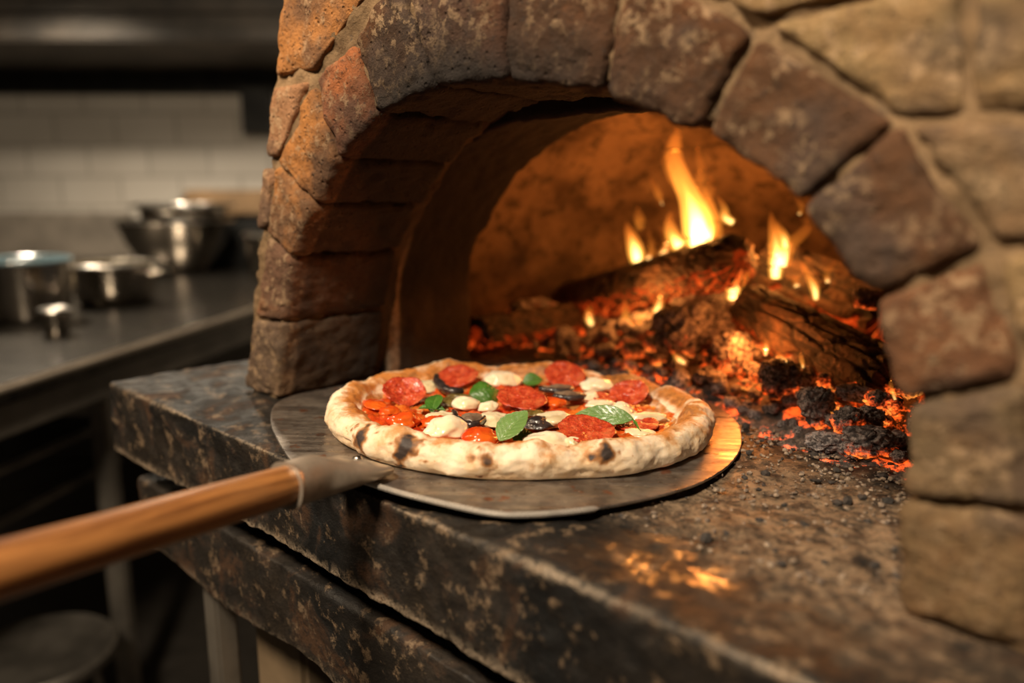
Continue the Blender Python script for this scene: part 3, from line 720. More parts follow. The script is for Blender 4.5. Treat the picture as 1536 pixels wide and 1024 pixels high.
blob('charred_mushroom', M['dark'], 808, 636, .0135, .013, .0070, .4, .0165, 63)
blob('herb_patch', M['olive'], 672, 604, .0140, .012, .0045, 0, .0160, 64)
blob('herb_patch', M['olive'], 800, 622, .0120, .008, .0040, 0, .0160, 65)
blob('herb_patch', M['olive'], 690, 596, .0120, .008, .0040, 0, .0160, 66)
def leaf(bp, tp, width, side, tone=.1, droop=.004, fold=.25, seed=0, cupx=0.0, wig=.0):
    """bp, tp = (px, py, lift) of base and tip; side = hint for the direction across the blade"""
    A = pz(*bp); B = pz(*tp); Lg = (B-A); ln = Lg.length; t = Lg.normalized(); sd = Vector(side); sd = (sd-t*sd.dot(t)).normalized(); nn = sd.cross(t)
    if nn.z < 0: nn = -nn
    V = []; C = []; fs = []; nu, nv = 40, 24
    for face in (0, 1):
        for i in range(nu+1):
            u = i/nu; w = width*.5*(math.sin(math.pi*u**.85)**.8 if 0 < u < 1 else 0)*(1+.03*math.sin(u*40+seed))
            for j in range(nv+1):
                v = 2*j/nv-1
                vein = max(0, 1-abs(v)/.045)
                q = (u*7-abs(v)*1.6) % 1.0; vein = max(vein, .75*max(0, 1-abs(q-.5)/.07)*(1-abs(v)*.5))
                z = fold*abs(v)*w+droop*math.sin(math.pi*u)-cupx*v*v*w-.0008*vein+wig*math.sin(u*9+seed)*abs(v)+.0004*math.sin(abs(math.sin(math.pi*q))*3)
                V.append(A+t*(ln*u)+sd*(w*v)+nn*(z-(.0005 if face else 0))); C.append((vein, tone, 0, 1))
    k = (nu+1)*(nv+1)
    for i in range(nu):
        for j in range(nv):
            f = (i*(nv+1)+j, (i+1)*(nv+1)+j, (i+1)*(nv+1)+j+1, i*(nv+1)+j+1); fs.append(f); fs.append(tuple(k+x for x in f[::-1]))
    border = [j for j in range(nv+1)]
    for a in range(nu):
        for j0 in (0, nv):
            p, q_ = a*(nv+1)+j0, (a+1)*(nv+1)+j0; fs.append((p, q_, k+q_, k+p))
    me = mkmesh('basil_leaf', V, fs, M['basil'], True, C)
    return link('basil_leaf', me, pizza), A, t
leaf((749, 661, .017), (791, 616, .037), .0255, (1, -.35, .25), .5, .001, .16, 1)
lf, A, t = leaf((950, 628, .024), (863, 621, .0215), .0175, (.1, .55, .8), .35, .004, .12, 2)
slice_('basil_stem', [(949, 628, .0035), (955, 636, .002), (961, 646, -.001)], .0011, .0205, M['basil'], 3)
leaf((704, 592, .019), (753, 588, .019), .0290, (.05, .8, .6), .05, .0065, -.10, 3, cupx=.4, wig=.0015)
leaf((784, 574, .018), (814, 570, .020), .0170, (.05, .8, .6), .12, .002, .3, 4)
leaf((628, 612, .017), (668, 616, .018), .0130, (.1, 1, .2), .0, .002, .3, 5)
leaf((648, 618, .017), (657, 592, .026), .0160, (1, .1, .2), .05, .002, .3, 6)
leaf((770, 660, .0165), (800, 650, .018), .0150, (.1, 1, .3), .02, .002, .3, 7)
leaf((865, 636, .0165), (900, 640, .018), .0140, (.1, 1, .3), .05, .002, .3, 8)

# ------------------------------------------------------------------ fire: logs
def log(name, a, b, r, label, seed, glow_dir=None, r2=None, n=190, seg=128, cz=46, cr_=.14, glow=.9):
    A, B = Vector(a), Vector(b); ax = (B-A); ln = ax.length; root_rot = ax.to_track_quat('Z', 'Y')
    V = []; C = []; fs = []; off = Vector((seed*3.3, seed*1.9, seed*5.1)); r2 = r2 or r
    wd = root_rot.inverted() @ Vector((0, 0, -1)); ga = math.atan2(wd.y, wd.x)
    for i in range(n+1):
        u = i/n
        for j in range(seg):
            a_ = 2*math.pi*j/seg; p = Vector((math.cos(a_), math.sin(a_), 0)); rr = lerp(r, r2, u)
            cell_p = Vector((math.cos(a_)*r*70, math.sin(a_)*r*70, u*ln*cz+math.sin(a_*3)*.2))+off
            vd, _ = noise.voronoi(cell_p); cr = max(0, 1-(vd[1]-vd[0])/.16)
            big = noise.fractal(Vector((p.x*1.3, p.y*1.3, u*ln*6))+off, 1, 2, 3)
            fine = noise.fractal(Vector((p.x*6, p.y*6, u*ln*30))+off, .8, 2, 5)
            e = 1-.55*max(0, (abs(u-.5)-.485)/.015)**2
            R = rr*(1+.10*big+.05*fine-cr_*cr)*e
            V.append(Vector((p.x*R, p.y*R, u*ln+.004*fine)))
            under = max(0, math.cos(a_-ga)); g = under**1.5*glow*(.5+.8*max(0, noise.noise(Vector((p.x*2, p.y*2, u*ln*18))+off)))
            C.append((min(1, g+(.25 if cr > .5 and under > .2 else 0)), cr, 0, 1))
    for i in range(n):
        for j in range(seg): fs.append((i*seg+j, i*seg+(j+1) % seg, (i+1)*seg+(j+1) % seg, (i+1)*seg+j))
    for e_, base in ((0, 0), (1, n*seg)):
        rings = [list(range(base, base+seg))]
        for q in range(1, 9):
            f_ = 1-q/9; st = len(V)
            for j in range(seg):
                v = V[base+j]; V.append(Vector((v.x*f_, v.y*f_, v.z+.004*noise.noise(Vector((v.x*f_*90, v.y*f_*90, seed+e_))))))
                C.append((.12, .3+.5*(q % 3 == 0), 0, 1))
            rings.append(list(range(st, st+seg)))
        for r0, r1 in zip(rings, rings[1:]):
            for j in range(seg):
                f = (r0[j], r1[j], r1[(j+1) % seg], r0[(j+1) % seg]); fs.append(f if e_ == 0 else f[::-1])
        f = rings[-1]; fs.append(tuple(f[::-1]) if e_ == 0 else tuple(f))
    me = mkmesh(name, V, fs, M['log'], True, C); o = link(name, me, None, A, label=label, cat='log', group=None)
    o.rotation_euler = root_rot.to_euler(); return o
log('firewood_log', on_d(835, 462, .98), on_d(1112, 388, .86), .034, 'long charred log propped across the fire, its right end raised', 1, r2=.033, glow=.62)
log('firewood_log', on_d(1125, 462, .85), on_d(1345, 590, .735), .030, 'thick split log sloping down to the right beside the oven wall', 2, r2=.038, glow=.8, cz=15, cr_=.12)
log('firewood_log', on_d(1150, 400, .99), on_d(1330, 470, .97), .040, 'flame-lit log at the back right of the fire', 3, glow=.3, cz=15)
log('firewood_log', on_z(715, 500, .03), on_z(860, 478, .03), .024, 'small blackened log lying low at the back left of the embers', 4, glow=.1, n=70)

# embers ----------------------------------------------------------
def coal_mesh(seed, sub=4, sq=(1, 1, .8), rough=1.0):
    bm = bmesh.new(); bmesh.ops.create_icosphere(bm, subdivisions=sub, radius=1); off = Vector((seed*2.3, seed*4.7, seed*1.1))
    for v in bm.verts:
        n_ = v.co.normalized(); vd, _ = noise.voronoi(n_*1.35+off)
        s = 1+.28*noise.noise(n_*1.2+off)+.12*noise.fractal(n_*3.5+off, 1, 2, 4)*rough-.22*max(0, 1-(vd[1]-vd[0])/.14)
        m_ = max(abs(n_.x), abs(n_.y), abs(n_.z)); s *= lerp(1, .80/m_, .35)
        v.co = Vector((n_.x*sq[0], n_.y*sq[1], n_.z*sq[2]))*s
    me = bpy.data.meshes.new('coal'); bm.to_mesh(me); bm.free(); me.polygons.foreach_set('use_smooth', [True]*len(me.polygons)); me.update(); return me
def big_coal(x, y, d, rpx, label, seed, mat='coal', sq=(1, 1, .8), rot=0):
    p = on_d(x, y, d); depth = (p.y*CT-(p.z-H)*ST); r = rpx*depth/F
    me = coal_mesh(seed, 5, sq); me.materials.append(M[mat])
    me.vertices.foreach_set('co', [c*r for v in me.vertices for c in v.co]); me.update()
    p.z = max(p.z, r*sq[2]*.75)
    return link('coal', me, None, p, rot=(0, 0, rot), label=label, cat='coal')
big_coal(803, 487, .86, 42, 'large ash-topped coal with a glowing red base at the far left of the embers', 1, 'coal', (1, .9, .85))
big_coal(1040, 497, .80, 56, 'big cracked coal with glowing sides in the middle, under the long log', 2, 'coal', (1.0, .9, .8), .3)
big_coal(1000, 520, .78, 30, 'rounded grey-orange coal just left of the big cracked coal', 12, 'coal')
big_coal(1098, 528, .765, 34, 'blocky pinkish-grey coal glowing at its base, right of the big cracked coal', 3, 'coal', (.95, .9, 1))
big_coal(1058, 455, .90, 44, 'bright orange glowing wedge of ember between the two main logs', 4, 'coalhot', (1.1, .8, .8))
big_coal(1172, 568, .715, 31, 'dark angular lump of charcoal standing in front of the glowing row', 5, 'coalcold', (1, .9, .95))
big_coal(1200, 580, .722, 22, 'red-hot fluted ember against the dark angular charcoal', 6, 'coalhot', (1, .8, .9))
big_coal(1222, 603, .672, 27, 'round ash-grey coal at the front of the heap near the wall', 7, 'coalcold', (1, 1, .95))
big_coal(1272, 632, .655, 24, 'grey coal with a glowing orange underside, low by the right wall', 8, 'coal', (1, 1, .95))
big_coal(1303, 662, .645, 36, 'crusty dark grey cinder heaped at the foot of the right wall', 9, 'coalcold', (1.1, 1, .7))
big_coal(1304, 624, .675, 22, 'small purplish-grey coal above the crusty cinder by the right wall', 10, 'coalcold')
big_coal(1281, 590, .70, 24, 'smooth dark oblong coal lying below the end of the split log', 11, 'coalcold', (1.3, .7, .6), -.5)
big_coal(1325, 605, .69, 26, 'glowing orange coal tucked against the right wall below the split log', 13, 'coalhot')
big_coal(1246, 572, .735, 20, 'bright orange round ember beneath the split log', 14, 'coalhot')
big_coal(965, 505, .82, 26, 'dusty grey coal left of the rounded grey-orange coal', 15, 'coal')
big_coal(1240, 662, .640, 26, 'pale grey flat cinder at the very front of the ember heap', 16, 'coalcold', (1.2, 1, .55))
big_coal(1302, 448, .86, 20, 'red ember edge glowing behind the split log next to the wall', 17, 'coal', (1.2, .8, .8))
FRONT = [(-.80, .76), (-.743, .745), (-.722, .80), (-.617, .775), (-.50, .70), (-.425, .685), (-.35, .705), (-.273, .665), (-.225, .635), (-.178, .640), (-.10, .62)]
def front(s):
    for (a, b_), (c, d) in zip(FRONT, FRONT[1:]):
        if a <= s <= c: return lerp(b_, d, (s-a)/(c-a))
    return .72
def heap(s, d): return max(0, min(.045, (d-front(s))*.42))*(1 if s > -.6 else .45)
protos = {m_: [coal_mesh(100+k+hash_*10, 3, (1, .85+.1*(k % 3), .7+.1*(k % 2))) for k in range(5)] for hash_, m_ in enumerate(('coal', 'coalhot', 'coalcold'))}
for m_, L_ in protos.items():
    for me in L_: me.materials.append(M['s'+m_])
rng = random.Random(11); placed = []; tries = 0
LBL = {'coalcold': ('small ash-grey cinder along the front edge of the ember heap', 'small ash-grey cinders along the front edge'), 'coal': ('small half-glowing coal packed in the ember heap under the logs', 'small half-glowing coals of the ember heap'), 'coalhot': ('small bright orange ember deep in the heap between the logs', 'small bright orange embers of the heap')}
nper = {'coal': 0, 'coalhot': 0, 'coalcold': 0}
while len(placed) < 280 and tries < 9000:
    tries += 1
    s = rng.uniform(-.78, -.08); f_ = front(s); d = f_+abs(rng.gauss(0, .10))
    if d > 1.02: continue
    edge = (d-f_) < .022
    r = rng.uniform(.0035, .009) if edge else rng.uniform(.006, .0155)
    z = heap(s, d)+r*.45
    if any((s-a)**2+(d-b_)**2+(z-c)**2 < ((r+q)*.62)**2 for a, b_, c, q in placed): continue
    dead = s < -.50 or edge
    m_ = 'coalcold' if (dead and rng.random() < .85) else (rng.choice(('coal', 'coal', 'coalhot', 'coalcold')) if s > -.42 and d > f_+.04 else rng.choice(('coal', 'coalcold', 'coalcold')))
    if nper[m_] > 200: continue
    nper[m_] += 1; placed.append((s, d, z, r))
    o = link('coal', rng.choice(protos[m_]), None, world(s, d, z), rot=(rng.uniform(-.4, .4), rng.uniform(-.4, .4), rng.uniform(0, 6)), label=LBL[m_][0], cat='coal', group=LBL[m_][1]); o.scale = (r, r*rng.uniform(.8, 1.1), r*rng.uniform(.8, 1.1))
# ash bed under them and scattered crumbs
rows = []
for i in range(90):
    s = lerp(-.80, -.07, i/89); f_ = front(s)
    rows.append([Vector((s, f_-.03+.42*(j/60)**1.3, heap(s, f_-.03+.42*(j/60)**1.3)*.8-.0035+(.0035*min(1, j/6)))) for j in range(61)])
strip(rows, 'ash_bed', M['ash'], None, [(60, .006), (150, .004)], 4, flip=True, rot=(0, 0, WROT), label='bed of grey ash and glowing grit under the coals', cat='ash', kind='stuff')
def crumbs(name, gen, n, mat, label, cat, rmin, rmax, seed):
    rr = random.Random(seed); bm = bmesh.new()
    for _ in range(n):
        s, d = gen(rr); r = rmin+(rmax-rmin)*rr.random()**3
        q = bmesh.ops.create_icosphere(bm, subdivisions=1, radius=r)
        mx = Matrix.Translation((s, d, r*.35)) @ Matrix.Rotation(rr.uniform(0, 6), 4, 'Z') @ Matrix.Diagonal((1, rr.uniform(.6, 1), rr.uniform(.4, .8), 1))
        for v in q['verts']: v.co = mx @ (v.co*(1+rr.uniform(-.25, .25)))
    me = bpy.data.meshes.new(name); bm.to_mesh(me); bm.free(); me.materials.append(mat); return link(name, me, None, rot=(0, 0, WROT), label=label, cat=cat, kind='stuff')
def g1(rr):
    while 1:
        s = rr.uniform(-.42, -.11); d = rr.uniform(.40, .66)
        if d < front(s)-.0 and rr.random() < math.exp(-((front(s)-d)/.11))+.35*max(0, 1-abs(s+.13)/.09): return s, d
M['grit'] = m_plain('ash_grit', (.33, .25, .18), (.10, .075, .06), .95, 200)
M['soot'] = m_plain('soot_grit', (.02, .018, .016), (.05, .04, .035), .9, 200)
crumbs('ash_crumbs', g1, 1700, M['grit'], 'pale ash crumbs scattered on the ledge before the embers', 'ash', .0004, .0030, 3)
crumbs('charcoal_crumbs', g1, 160, M['soot'], 'black charcoal crumbs scattered on the ledge before the embers', 'charcoal', .0006, .0050, 4)

# flames ----------------------------------------------------------
def flame(pts, d, label, core=.5, mat='flame', hot=True):
    P = []; R = []
    C3 = catmull([(x, y, w) for x, y, w in pts], 6)
    for c in C3:
        p = on_d(c.x, c.y, d); dep = p.y*CT-(p.z-H)*ST; P.append(p); R.append(max(.0004, c.z*.5*dep/F))
    b = MB(); b.tube(P, R, 16, flat=1.0); me = b.mesh('flame', M[mat])
    o = link('flame', me, None, label=label, cat='flame')
    if hot:
        k = max(5, int(len(P)*core)); Q = P[:k]; RR = [R[i]*.58*(1-(i/(k-1))**2.2)+.0003 for i in range(k)]
        Q[0] = Q[0].lerp(Q[1], .4)
        b = MB(); b.tube(Q, RR, 14); link('flame_core', b.mesh('flame_core', M['core']), o, label='white-yellow heart of the flame')
    return o
flame([(1046, 372, 34), (1048, 350, 48), (1044, 325, 46), (1034, 296, 34), (1022, 268, 30), (1012, 240, 26), (1012, 215, 22), (1016, 200, 12), (1012, 190, 2)], .90, 'tallest flame, rising from the raised end of the long log', .55)
flame([(1076, 368, 14), (1070, 335, 26), (1050, 285, 22), (1052, 255, 14), (1046, 225, 8), (1050, 205, 1)], .95, 'faint ribbon of flame behind the tallest flame', .3, 'wisp', False)
flame([(1020, 290, 8), (1006, 262, 14), (998, 240, 12), (1000, 218, 6), (994, 204, 1)], .93, 'faint wavering tongue beside the tip of the tallest flame', .3, 'wisp', False)
flame([(1060, 360, 26), (1066, 330, 26), (1062, 300, 18), (1066, 275, 16), (1063, 258, 2)], .91, 'flame licking up just right of the tallest flame', .3, 'wisp')
flame([(1100, 334, 12), (1088, 326, 16), (1086, 312, 12), (1078, 298, 6), (1074, 290, 1)], .87, 'small curled flame at the top right end of the long log', .5)
flame([(1020, 370, 26), (1008, 350, 22), (1004, 330, 14), (1008, 315, 2)], .91, 'short flame between the tallest flame and the log', .5)
flame([(956, 394, 20), (954, 378, 26), (948, 358, 20), (942, 342, 12), (939, 332, 2)], .92, 'bright upright flame on the middle of the long log', .75)
flame([(958, 346, 6), (960, 334, 18), (957, 318, 12), (957, 308, 2)], .93, 'faint detached flame above the bright upright one', .3, 'wisp', False)
flame([(994, 308, 2), (988, 292, 12), (980, 276, 9), (973, 262, 1)], .92, 'thin detached tongue left of the tallest flame', .3, 'wisp', True)
flame([(972, 390, 14), (978, 372, 12), (974, 352, 8), (970, 342, 1)], .92, 'slim flame right of the bright upright one', .3, 'wisp')
flame([(992, 388, 20), (1000, 368, 14), (996, 350, 10), (990, 338, 1)], .92, 'low forked flame on the top of the long log', .5, 'wisp')
flame([(1163, 418, 18), (1164, 398, 24), (1166, 378, 26), (1162, 352, 20), (1158, 332, 12), (1156, 316, 2)], .90, 'tall bright flame rising behind the split log', .8)
flame([(1172, 400, 22), (1176, 380, 28), (1186, 365, 22), (1202, 352, 18), (1212, 338, 14), (1206, 326, 2)], .93, 'curling flame to the right of the tall bright one', .5, 'wisp')
flame([(1178, 372, 10), (1176, 356, 16), (1168, 340, 10), (1166, 328, 1)], .91, 'small flame beside the top of the tall bright one', .6)
flame([(1100, 450, 18), (1100, 438, 24), (1108, 424, 20), (1120, 412, 12), (1126, 404, 1)], .86, 'bright leaning flame in the gap between the two main logs', .8)
flame([(1224, 450, 8), (1222, 434, 15), (1214, 416, 12), (1205, 400, 7), (1200, 390, 1)], .88, 'leaning flame above the split log', .6)
flame([(1196, 430, 14), (1192, 418, 10), (1188, 408, 1)], .89, 'small flame left of the leaning one above the split log', .3, 'wisp')
flame([(1242, 424, 10), (1240, 408, 12), (1250, 396, 8), (1254, 388, 1)], .92, 'small curved flame by the back right log', .3, 'wisp')
flame([(888, 488, 8), (884, 478, 14), (884, 466, 10), (888, 456, 1)], .86, 'leftmost small flame over the grey coals', .7)
flame([(950, 496, 22), (944, 488, 26), (939, 474, 14), (938, 458, 9), (934, 444, 1)], .84, 'forked low flame below the long log', .45)
flame([(956, 494, 14), (961, 484, 12), (958, 472, 7), (954, 464, 1)], .84, 'right prong beside the forked low flame', .5)
flame([(982, 480, 8), (986, 466, 16), (990, 450, 13), (990, 436, 7), (987, 427, 1)], .82, 'upright yellow flame in front of the long log', .8)
flame([(1028, 545, 5), (1020, 540, 12), (1012, 532, 9), (1006, 524, 1)], .735, 'tiny slanting flame in front of the big cracked coal', .8)
flame([(1148, 534, 4), (1149, 524, 12), (1149, 514, 9), (1147, 503, 1)], .725, 'tiny upright flame left of the dark angular charcoal', .8)
flame([(1182, 548, 4), (1176, 540, 11), (1169, 532, 9), (1164, 524, 1)], .72, 'tiny leaning flame above the dark angular charcoal', .8)
flame([(1205, 552, 4), (1203, 542, 8), (1201, 532, 6), (1202, 522, 1)], .72, 'thin little flame right of the dark angular charcoal', .4)
flame([(1343, 600, 5), (1339, 588, 8), (1336, 574, 6), (1338, 562, 1)], .66, 'small flame at the edge of the right wall', .5)
flame([(1198, 322, 6), (1203, 312, 10), (1196, 300, 6), (1192, 292, 1)], .96, 'faint high flame close to the arch edge', .3, 'wisp')

# ------------------------------------------------------------------ kitchen behind
def box_obj(name, a, b, mat, label=None, cat=None, kind=None, bev=.004, parent=None, group=None):
    m_ = MB(); m_.box(a, b, bev); return m_.obj(name, mat, parent, smooth=False, label=label, cat=cat, kind=kind, group=group)
box_obj('floor', (-3.4, -1.6, -1.06), (2.6, 4.1, -1.0), M['floor'], kind='structure', bev=0)
box_obj('wall_back', (-3.4, 3.9, -1.0), (2.6, 4.0, 1.7), M['tile'], kind='structure', bev=0)
box_obj('wall_left', (-3.5, -1.6, -1.0), (-3.4, 4.0, 1.7), M['wallpaint'], kind='structure', bev=0)
box_obj('ceiling', (-3.4, -1.6, 1.7), (2.6, 4.0, 1.76), M['ceil'], kind='structure', bev=0)
# steel work table
tb = empty('steel_work_table', (-.9, 1.7, -1.0), label='long stainless steel work table along the kitchen wall', cat='table')
def kmesh(poly, z0, z1, name, mat, parent, off):
    bm = bmesh.new(); lo = [bm.verts.new((x-off[0], y-off[1], z0-off[2])) for x, y in poly]; hi = [bm.verts.new((x-off[0], y-off[1], z1-off[2])) for x, y in poly]
    bm.faces.new(lo[::-1]); bm.faces.new(hi); n_ = len(poly)
    for i in range(n_): bm.faces.new((lo[i], lo[(i+1) % n_], hi[(i+1) % n_], hi[i]))
    bmesh.ops.recalc_face_normals(bm, faces=bm.faces[:]); bmesh.ops.bevel(bm, geom=bm.edges[:], offset=.006, segments=3, affect='EDGES')
    me = bpy.data.meshes.new(name); bm.to_mesh(me); bm.free(); me.materials.append(mat); return link(name, me, parent)
E1, E2 = on_z(0, 580, -.1), on_z(370, 465, -.1); ed = (E2-E1).normalized()
e0 = E1-ed*.35; e3 = E2+ed*1.74
TO = (-.9, 1.7, -1.0)
kmesh([(e0.x, e0.y), (e3.x, 3.89), (-2.6, 3.89), (-2.6, e0.y)], -.135, -.1, 'table_top', M['ksteel'], tb, TO)
kmesh([(e0.x-.02, e0.y+.02), (e3.x-.02, 3.86), (e3.x-.05, 3.86), (e0.x-.05, e0.y+.02)], -.20, -.136, 'apron', M['apronsteel'], tb, TO)
kmesh([(e0.x+.001, e0.y), (e3.x+.001, 3.88), (e3.x+.012, 3.88), (e0.x+.012, e0.y)], -.112, -.095, 'edge_highlight', M['highlightsteel'], tb, TO)  # pale strip added to paint the highlight along the table edge
for zz in (-.30, -.40):
    kmesh([(-1.03, 1.0), (-.93, 1.75), (-2.4, 1.75), (-2.4, 1.0)], zz-.018, zz, 'under_shelf', M['oldsteel'], tb, TO)
for x, y in ((-.905, 1.63), (-2.5, 1.0), (-.70, 3.6), (-2.5, 3.7), (-1.01, .96)):
    kmesh([(x-.02, y-.02), (x+.02, y-.02), (x+.02, y+.02), (x-.02, y+.02)], -1.0, -.136, 'leg', M['oldsteel'], tb, TO)
# round stool
stp = on_z(55, 975, -.70)
stl = empty('round_stool', (stp.x, stp.y, -1.0), label='round grey metal stool under the work table at the lower left', cat='stool')
b = MB(); b.lathe([(.0001, .27), (.14, .27), (.148, .28), (.148, .295), (.14, .302), (.12, .298), (.0001, .296)]); b.obj('seat', M['oldsteel'], stl)
for k in range(4):
    a = math.pi/4+math.pi/2*k; b = MB(); b.tube([(math.cos(a)*.13, math.sin(a)*.13, 0), (math.cos(a)*.09, math.sin(a)*.09, .28)], .009, 10); b.obj('leg', M['oldsteel'], stl)
# vessels on the table
def vessel(name, x, y, depth, prof, label, cat, mat='pot', handles=False, rim=None, content=None, z=-.1, group=None):
    p = on_y(x, y, depth); r0 = empty(name, (p.x, p.y, z), label=label, cat=cat, group=group)
    b = MB(); b.lathe(prof, seg=56); b.obj('body', M[mat], r0)
    R = max(a for a, _ in prof); Hh = max(z_ for _, z_ in prof)
    b = MB(); b.tube([(math.cos(2*math.pi*k/40)*R, math.sin(2*math.pi*k/40)*R, Hh) for k in range(41)], .0055, 8, cap=False); b.obj('rim', M[rim or 'edge'], r0)
    if handles:
        for sg in (-1, 1):
            b = MB(); b.tube([(sg*R*.98, -.035, Hh-.025), (sg*(R+.03), -.03, Hh-.02), (sg*(R+.035), 0, Hh-.018), (sg*(R+.03), .03, Hh-.02), (sg*R*.98, .035, Hh-.025)], .006, 8); b.obj('handle', M['edge'], r0)
    if content:
        b = MB(); b.lathe([(.0001, Hh-.022), (R*.9, Hh-.025), (R*.9, Hh-.03), (.0001, Hh-.032)], seg=32); b.obj('contents', M[content], r0, smooth=True)
    return r0
def cup(r, h, tp=.8, w=.004): return [(.0001, 0), (r*tp*.9, 0), (r*tp, .008), (r*lerp(tp, 1, .5), h*.4), (r, h), (r-w, h), (r*lerp(tp, 1, .5)-w, h*.42), (r*tp-w, .012), (.0001, .008)]
vessel('saucepan', 175, 455, 2.22, cup(.118, .115, .85), 'small stainless saucepan with two side handles on the steel table', 'pan', handles=True, content='cream')
vessel('mixing_bowl', 268, 405, 3.12, [(.0001, 0), (.10, 0), (.13, .03), (.185, .12), (.215, .195), (.225, .205), (.221, .207), (.18, .125), (.12, .035), (.0001, .01)], 'large dark steel mixing bowl at the back of the table', 'bowl', mat='pot')
bb = on_y(276, 330, 3.12); r0 = empty('nested_bowl', (bb.x, bb.y, -.045), label='shiny smaller steel bowl nested in the large dark mixing bowl', cat='bowl')
b = MB(); b.lathe([(.0001, 0), (.07, 0), (.11, .04), (.15, .13), (.165, .205), (.195, .212), (.195, .217), (.162, .212), (.145, .135), (.105, .05), (.065, .008), (.0001, .008)], seg=56); b.obj('body', M['pot'], r0)
b = MB(); b.tube([(math.cos(2*math.pi*k/40)*.195, math.sin(2*math.pi*k/40)*.195, .214) for k in range(41)], .007, 8, cap=False); b.obj('rim', M['edge'], r0)
vessel('round_container', 45, 470, 1.95, cup(.105, .15, .92), 'steel container with a pale blue rim at the left end of the table', 'container', rim='bluerim', content='bluerim')
vessel('stock_pot', 425, 400, 3.0, cup(.14, .16, .95), 'steel pot half hidden behind the left edge of the oven', 'pot')
vessel('short_tumbler', 82, 462, 1.72, cup(.03, .055, .9), 'small shiny cup in front of the blue-rimmed container', 'cup')
p = on_z(12, 455, -.1); r0 = empty('food_tray', (p.x, p.y, -.1), label='shallow tray of cream coloured food at the far left of the table', cat='tray')
b = MB(); b.box((-.14, -.09, 0), (.10, .09, .02), .006); b.obj('tray', M['oldsteel'], r0)
bm_ = MB()
for k in range(9):
    q = bmesh.ops.create_icosphere(bm_.bm, subdivisions=2, radius=.026)
    for v in q['verts']: v.co = Vector((v.co.x-.1+.022*k, v.co.y+.04*math.sin(k*2), v.co.z*.7+.03))
bm_.obj('food', M['cream'], r0)
p = on_y(345, 300, 3.5); r0 = empty('wooden_crate', (p.x+.02, 3.5, -.1), label='dark brown box with a tan lid against the tiled wall behind the bowls', cat='box')
b = MB(); b.box((-.2, -.12, 0), (.25, .12, .30), .008); b.obj('body', M['black'], r0, smooth=False)
b = MB(); b.box((-.17, -.14, .22), (.27, .14, .33), .01); b.obj('lid', M['brownbox'], r0, smooth=False)
box_obj('backsplash_rail', (-3.3, 3.83, -.1), (-1.9, 3.89, .12), M['upstand'], 'low dark steel upstand along the foot of the tiled wall', 'rail')
# hood / shelf above
hd_ = empty('extractor_hood', (-1.9, 3.5, .8), label='dark steel extractor hood across the top of the tiled wall', cat='hood')
b = MB(); b.box((-1.5, -.35, 0), (1.6, .39, .10), .01); b.obj('canopy', M['hoodsteel'], hd_, smooth=False)
b = MB(); b.box((-1.5, -.37, .10), (1.6, .39, .135), .006); b.obj('lip', M['hoodsteel'], hd_, smooth=False)
b = MB(); b.box((-1.5, -.33, .135), (1.6, .39, .24), .006); b.obj('upper_panel', M['hoodsteel'], hd_, smooth=False)
b = MB(); b.box((-.2, -.40, .20), (1.6, -.36, .23), .006); b.obj('grease_rail', M['oldsteel'], hd_, smooth=False)
box_obj('hood_shadow_strip', (-3.3, 3.86, .69), (-.3, 3.9, .795), M['black'], 'black strip painting the hood shadow on the wall just under it', 'strip')  # shade below the hood, painted as a black strip on the tiles
box_obj('switch_box', (-1.30, 3.82, .50), (-1.16, 3.9, .72), M['black'], 'small black switch box fixed to the tiled wall beside the oven', 'box')
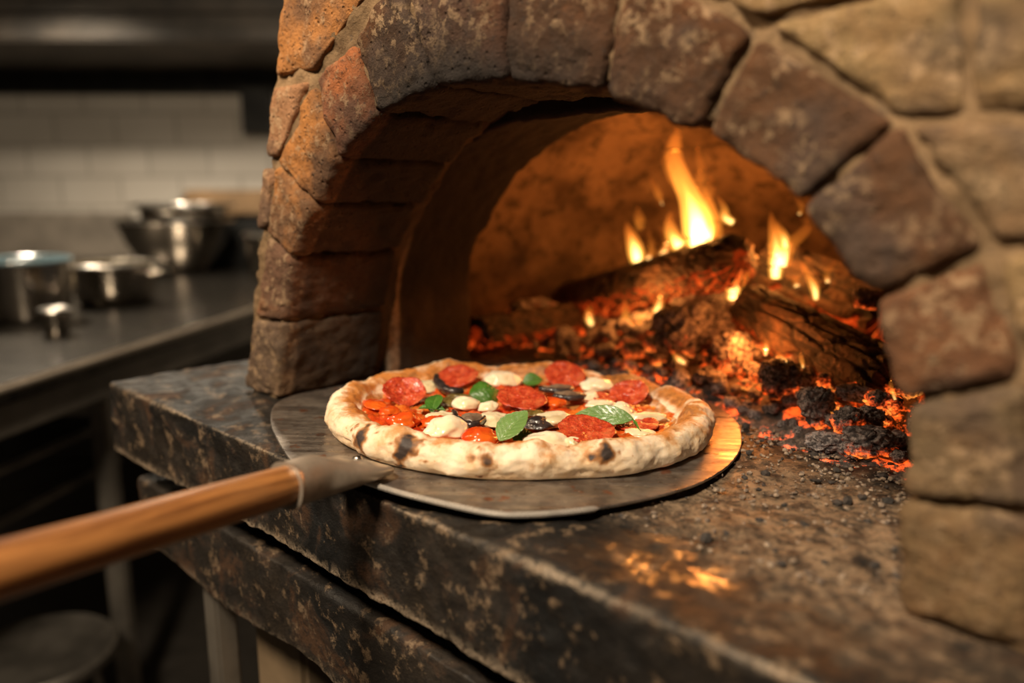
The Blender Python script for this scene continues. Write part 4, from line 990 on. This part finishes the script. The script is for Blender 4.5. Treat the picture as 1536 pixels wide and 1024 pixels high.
# hanging lamps of the room
def lamp(p, power, r, label, cord=True, col=(1, .84, .64)):
    p = Vector(p); r0 = empty('pendant_lamp', p, label=label, cat='lamp')
    b = MB(); b.lathe([(.02, .10), (.03, .09), (r*1.6, .0), (r*1.63, .0), (.032, .095), (.02, .104)], seg=32); b.obj('lamp_shade', M['black'], r0)
    b = MB(); b.tube([(0, 0, .10), (0, 0, 1.7-p.z)], .004, 6); b.obj('cord', M['black'], r0)
    b = MB(); q = bmesh.ops.create_uvsphere(b.bm, u_segments=20, v_segments=12, radius=.03); 
    for v in q['verts']: v.co.z += .035
    b.obj('bulb', M['lamp'], r0)
    ld = bpy.data.lights.new('lamp_light', 'SPOT'); ld.energy = power; ld.color = col; ld.spot_size = math.radians(150); ld.spot_blend = .6; ld.shadow_soft_size = r
    lo = bpy.data.objects.new('lamp_light', ld); COL.objects.link(lo); lo.parent = r0; lo.location = (0, 0, -.01)
    return lo
lamp((-1.75, 2.7, 1.05), 75, .035, 'hanging lamp over the work table, left of the pair')
lamp((-.95, 2.5, 1.05), 60, .035, 'hanging lamp over the work table, right of the pair')
def area(name, p, tgt, size, power, col):
    ld = bpy.data.lights.new(name, 'AREA'); ld.shape = 'DISK'; ld.size = size; ld.energy = power; ld.color = col
    o = bpy.data.objects.new(name, ld); COL.objects.link(o); o.location = p; o.rotation_euler = (Vector(tgt)-Vector(p)).to_track_quat('-Z', 'Y').to_euler(); return o
area('ceiling_lamp_front', (-.48, -.36, 1.24), (.05, .65, 0), .24, 34, (1, .82, .60))
area('ceiling_lamp_left', (-1.25, .55, 1.1), (-.2, .75, .15), .20, 12, (1, .74, .48))
area('rack_fill_light', (-.55, -.2, 1.4), (-.9, 1.4, -.5), .2, 8, (1, .85, .66))  # added fill light, brightens the shelves and legs under the table
def point(name, p, power, col, r):
    ld = bpy.data.lights.new(name, 'POINT'); ld.energy = power; ld.color = col; ld.shadow_soft_size = r
    o = bpy.data.objects.new(name, ld); COL.objects.link(o); o.location = p; return o
point('fire_light', on_d(1040, 330, .93), 1.05, (1, .32, .055), .03)
point('fire_light', on_d(1160, 380, .90), .8, (1, .32, .055), .025)
point('fire_light', on_d(960, 440, .84), 0.5, (1, .32, .06), .02)
point('fire_light', on_d(1120, 500, .74), .5, (1, .28, .05), .02)

w = bpy.data.worlds.new('world'); sc.world = w; w.use_nodes = True
w.node_tree.nodes['Background'].inputs[0].default_value = (.9, .72, .55, 1); w.node_tree.nodes['Background'].inputs[1].default_value = .055
sc.view_settings.view_transform = 'Standard'; sc.view_settings.look = 'None'; sc.view_settings.exposure = 0; sc.view_settings.gamma = 1
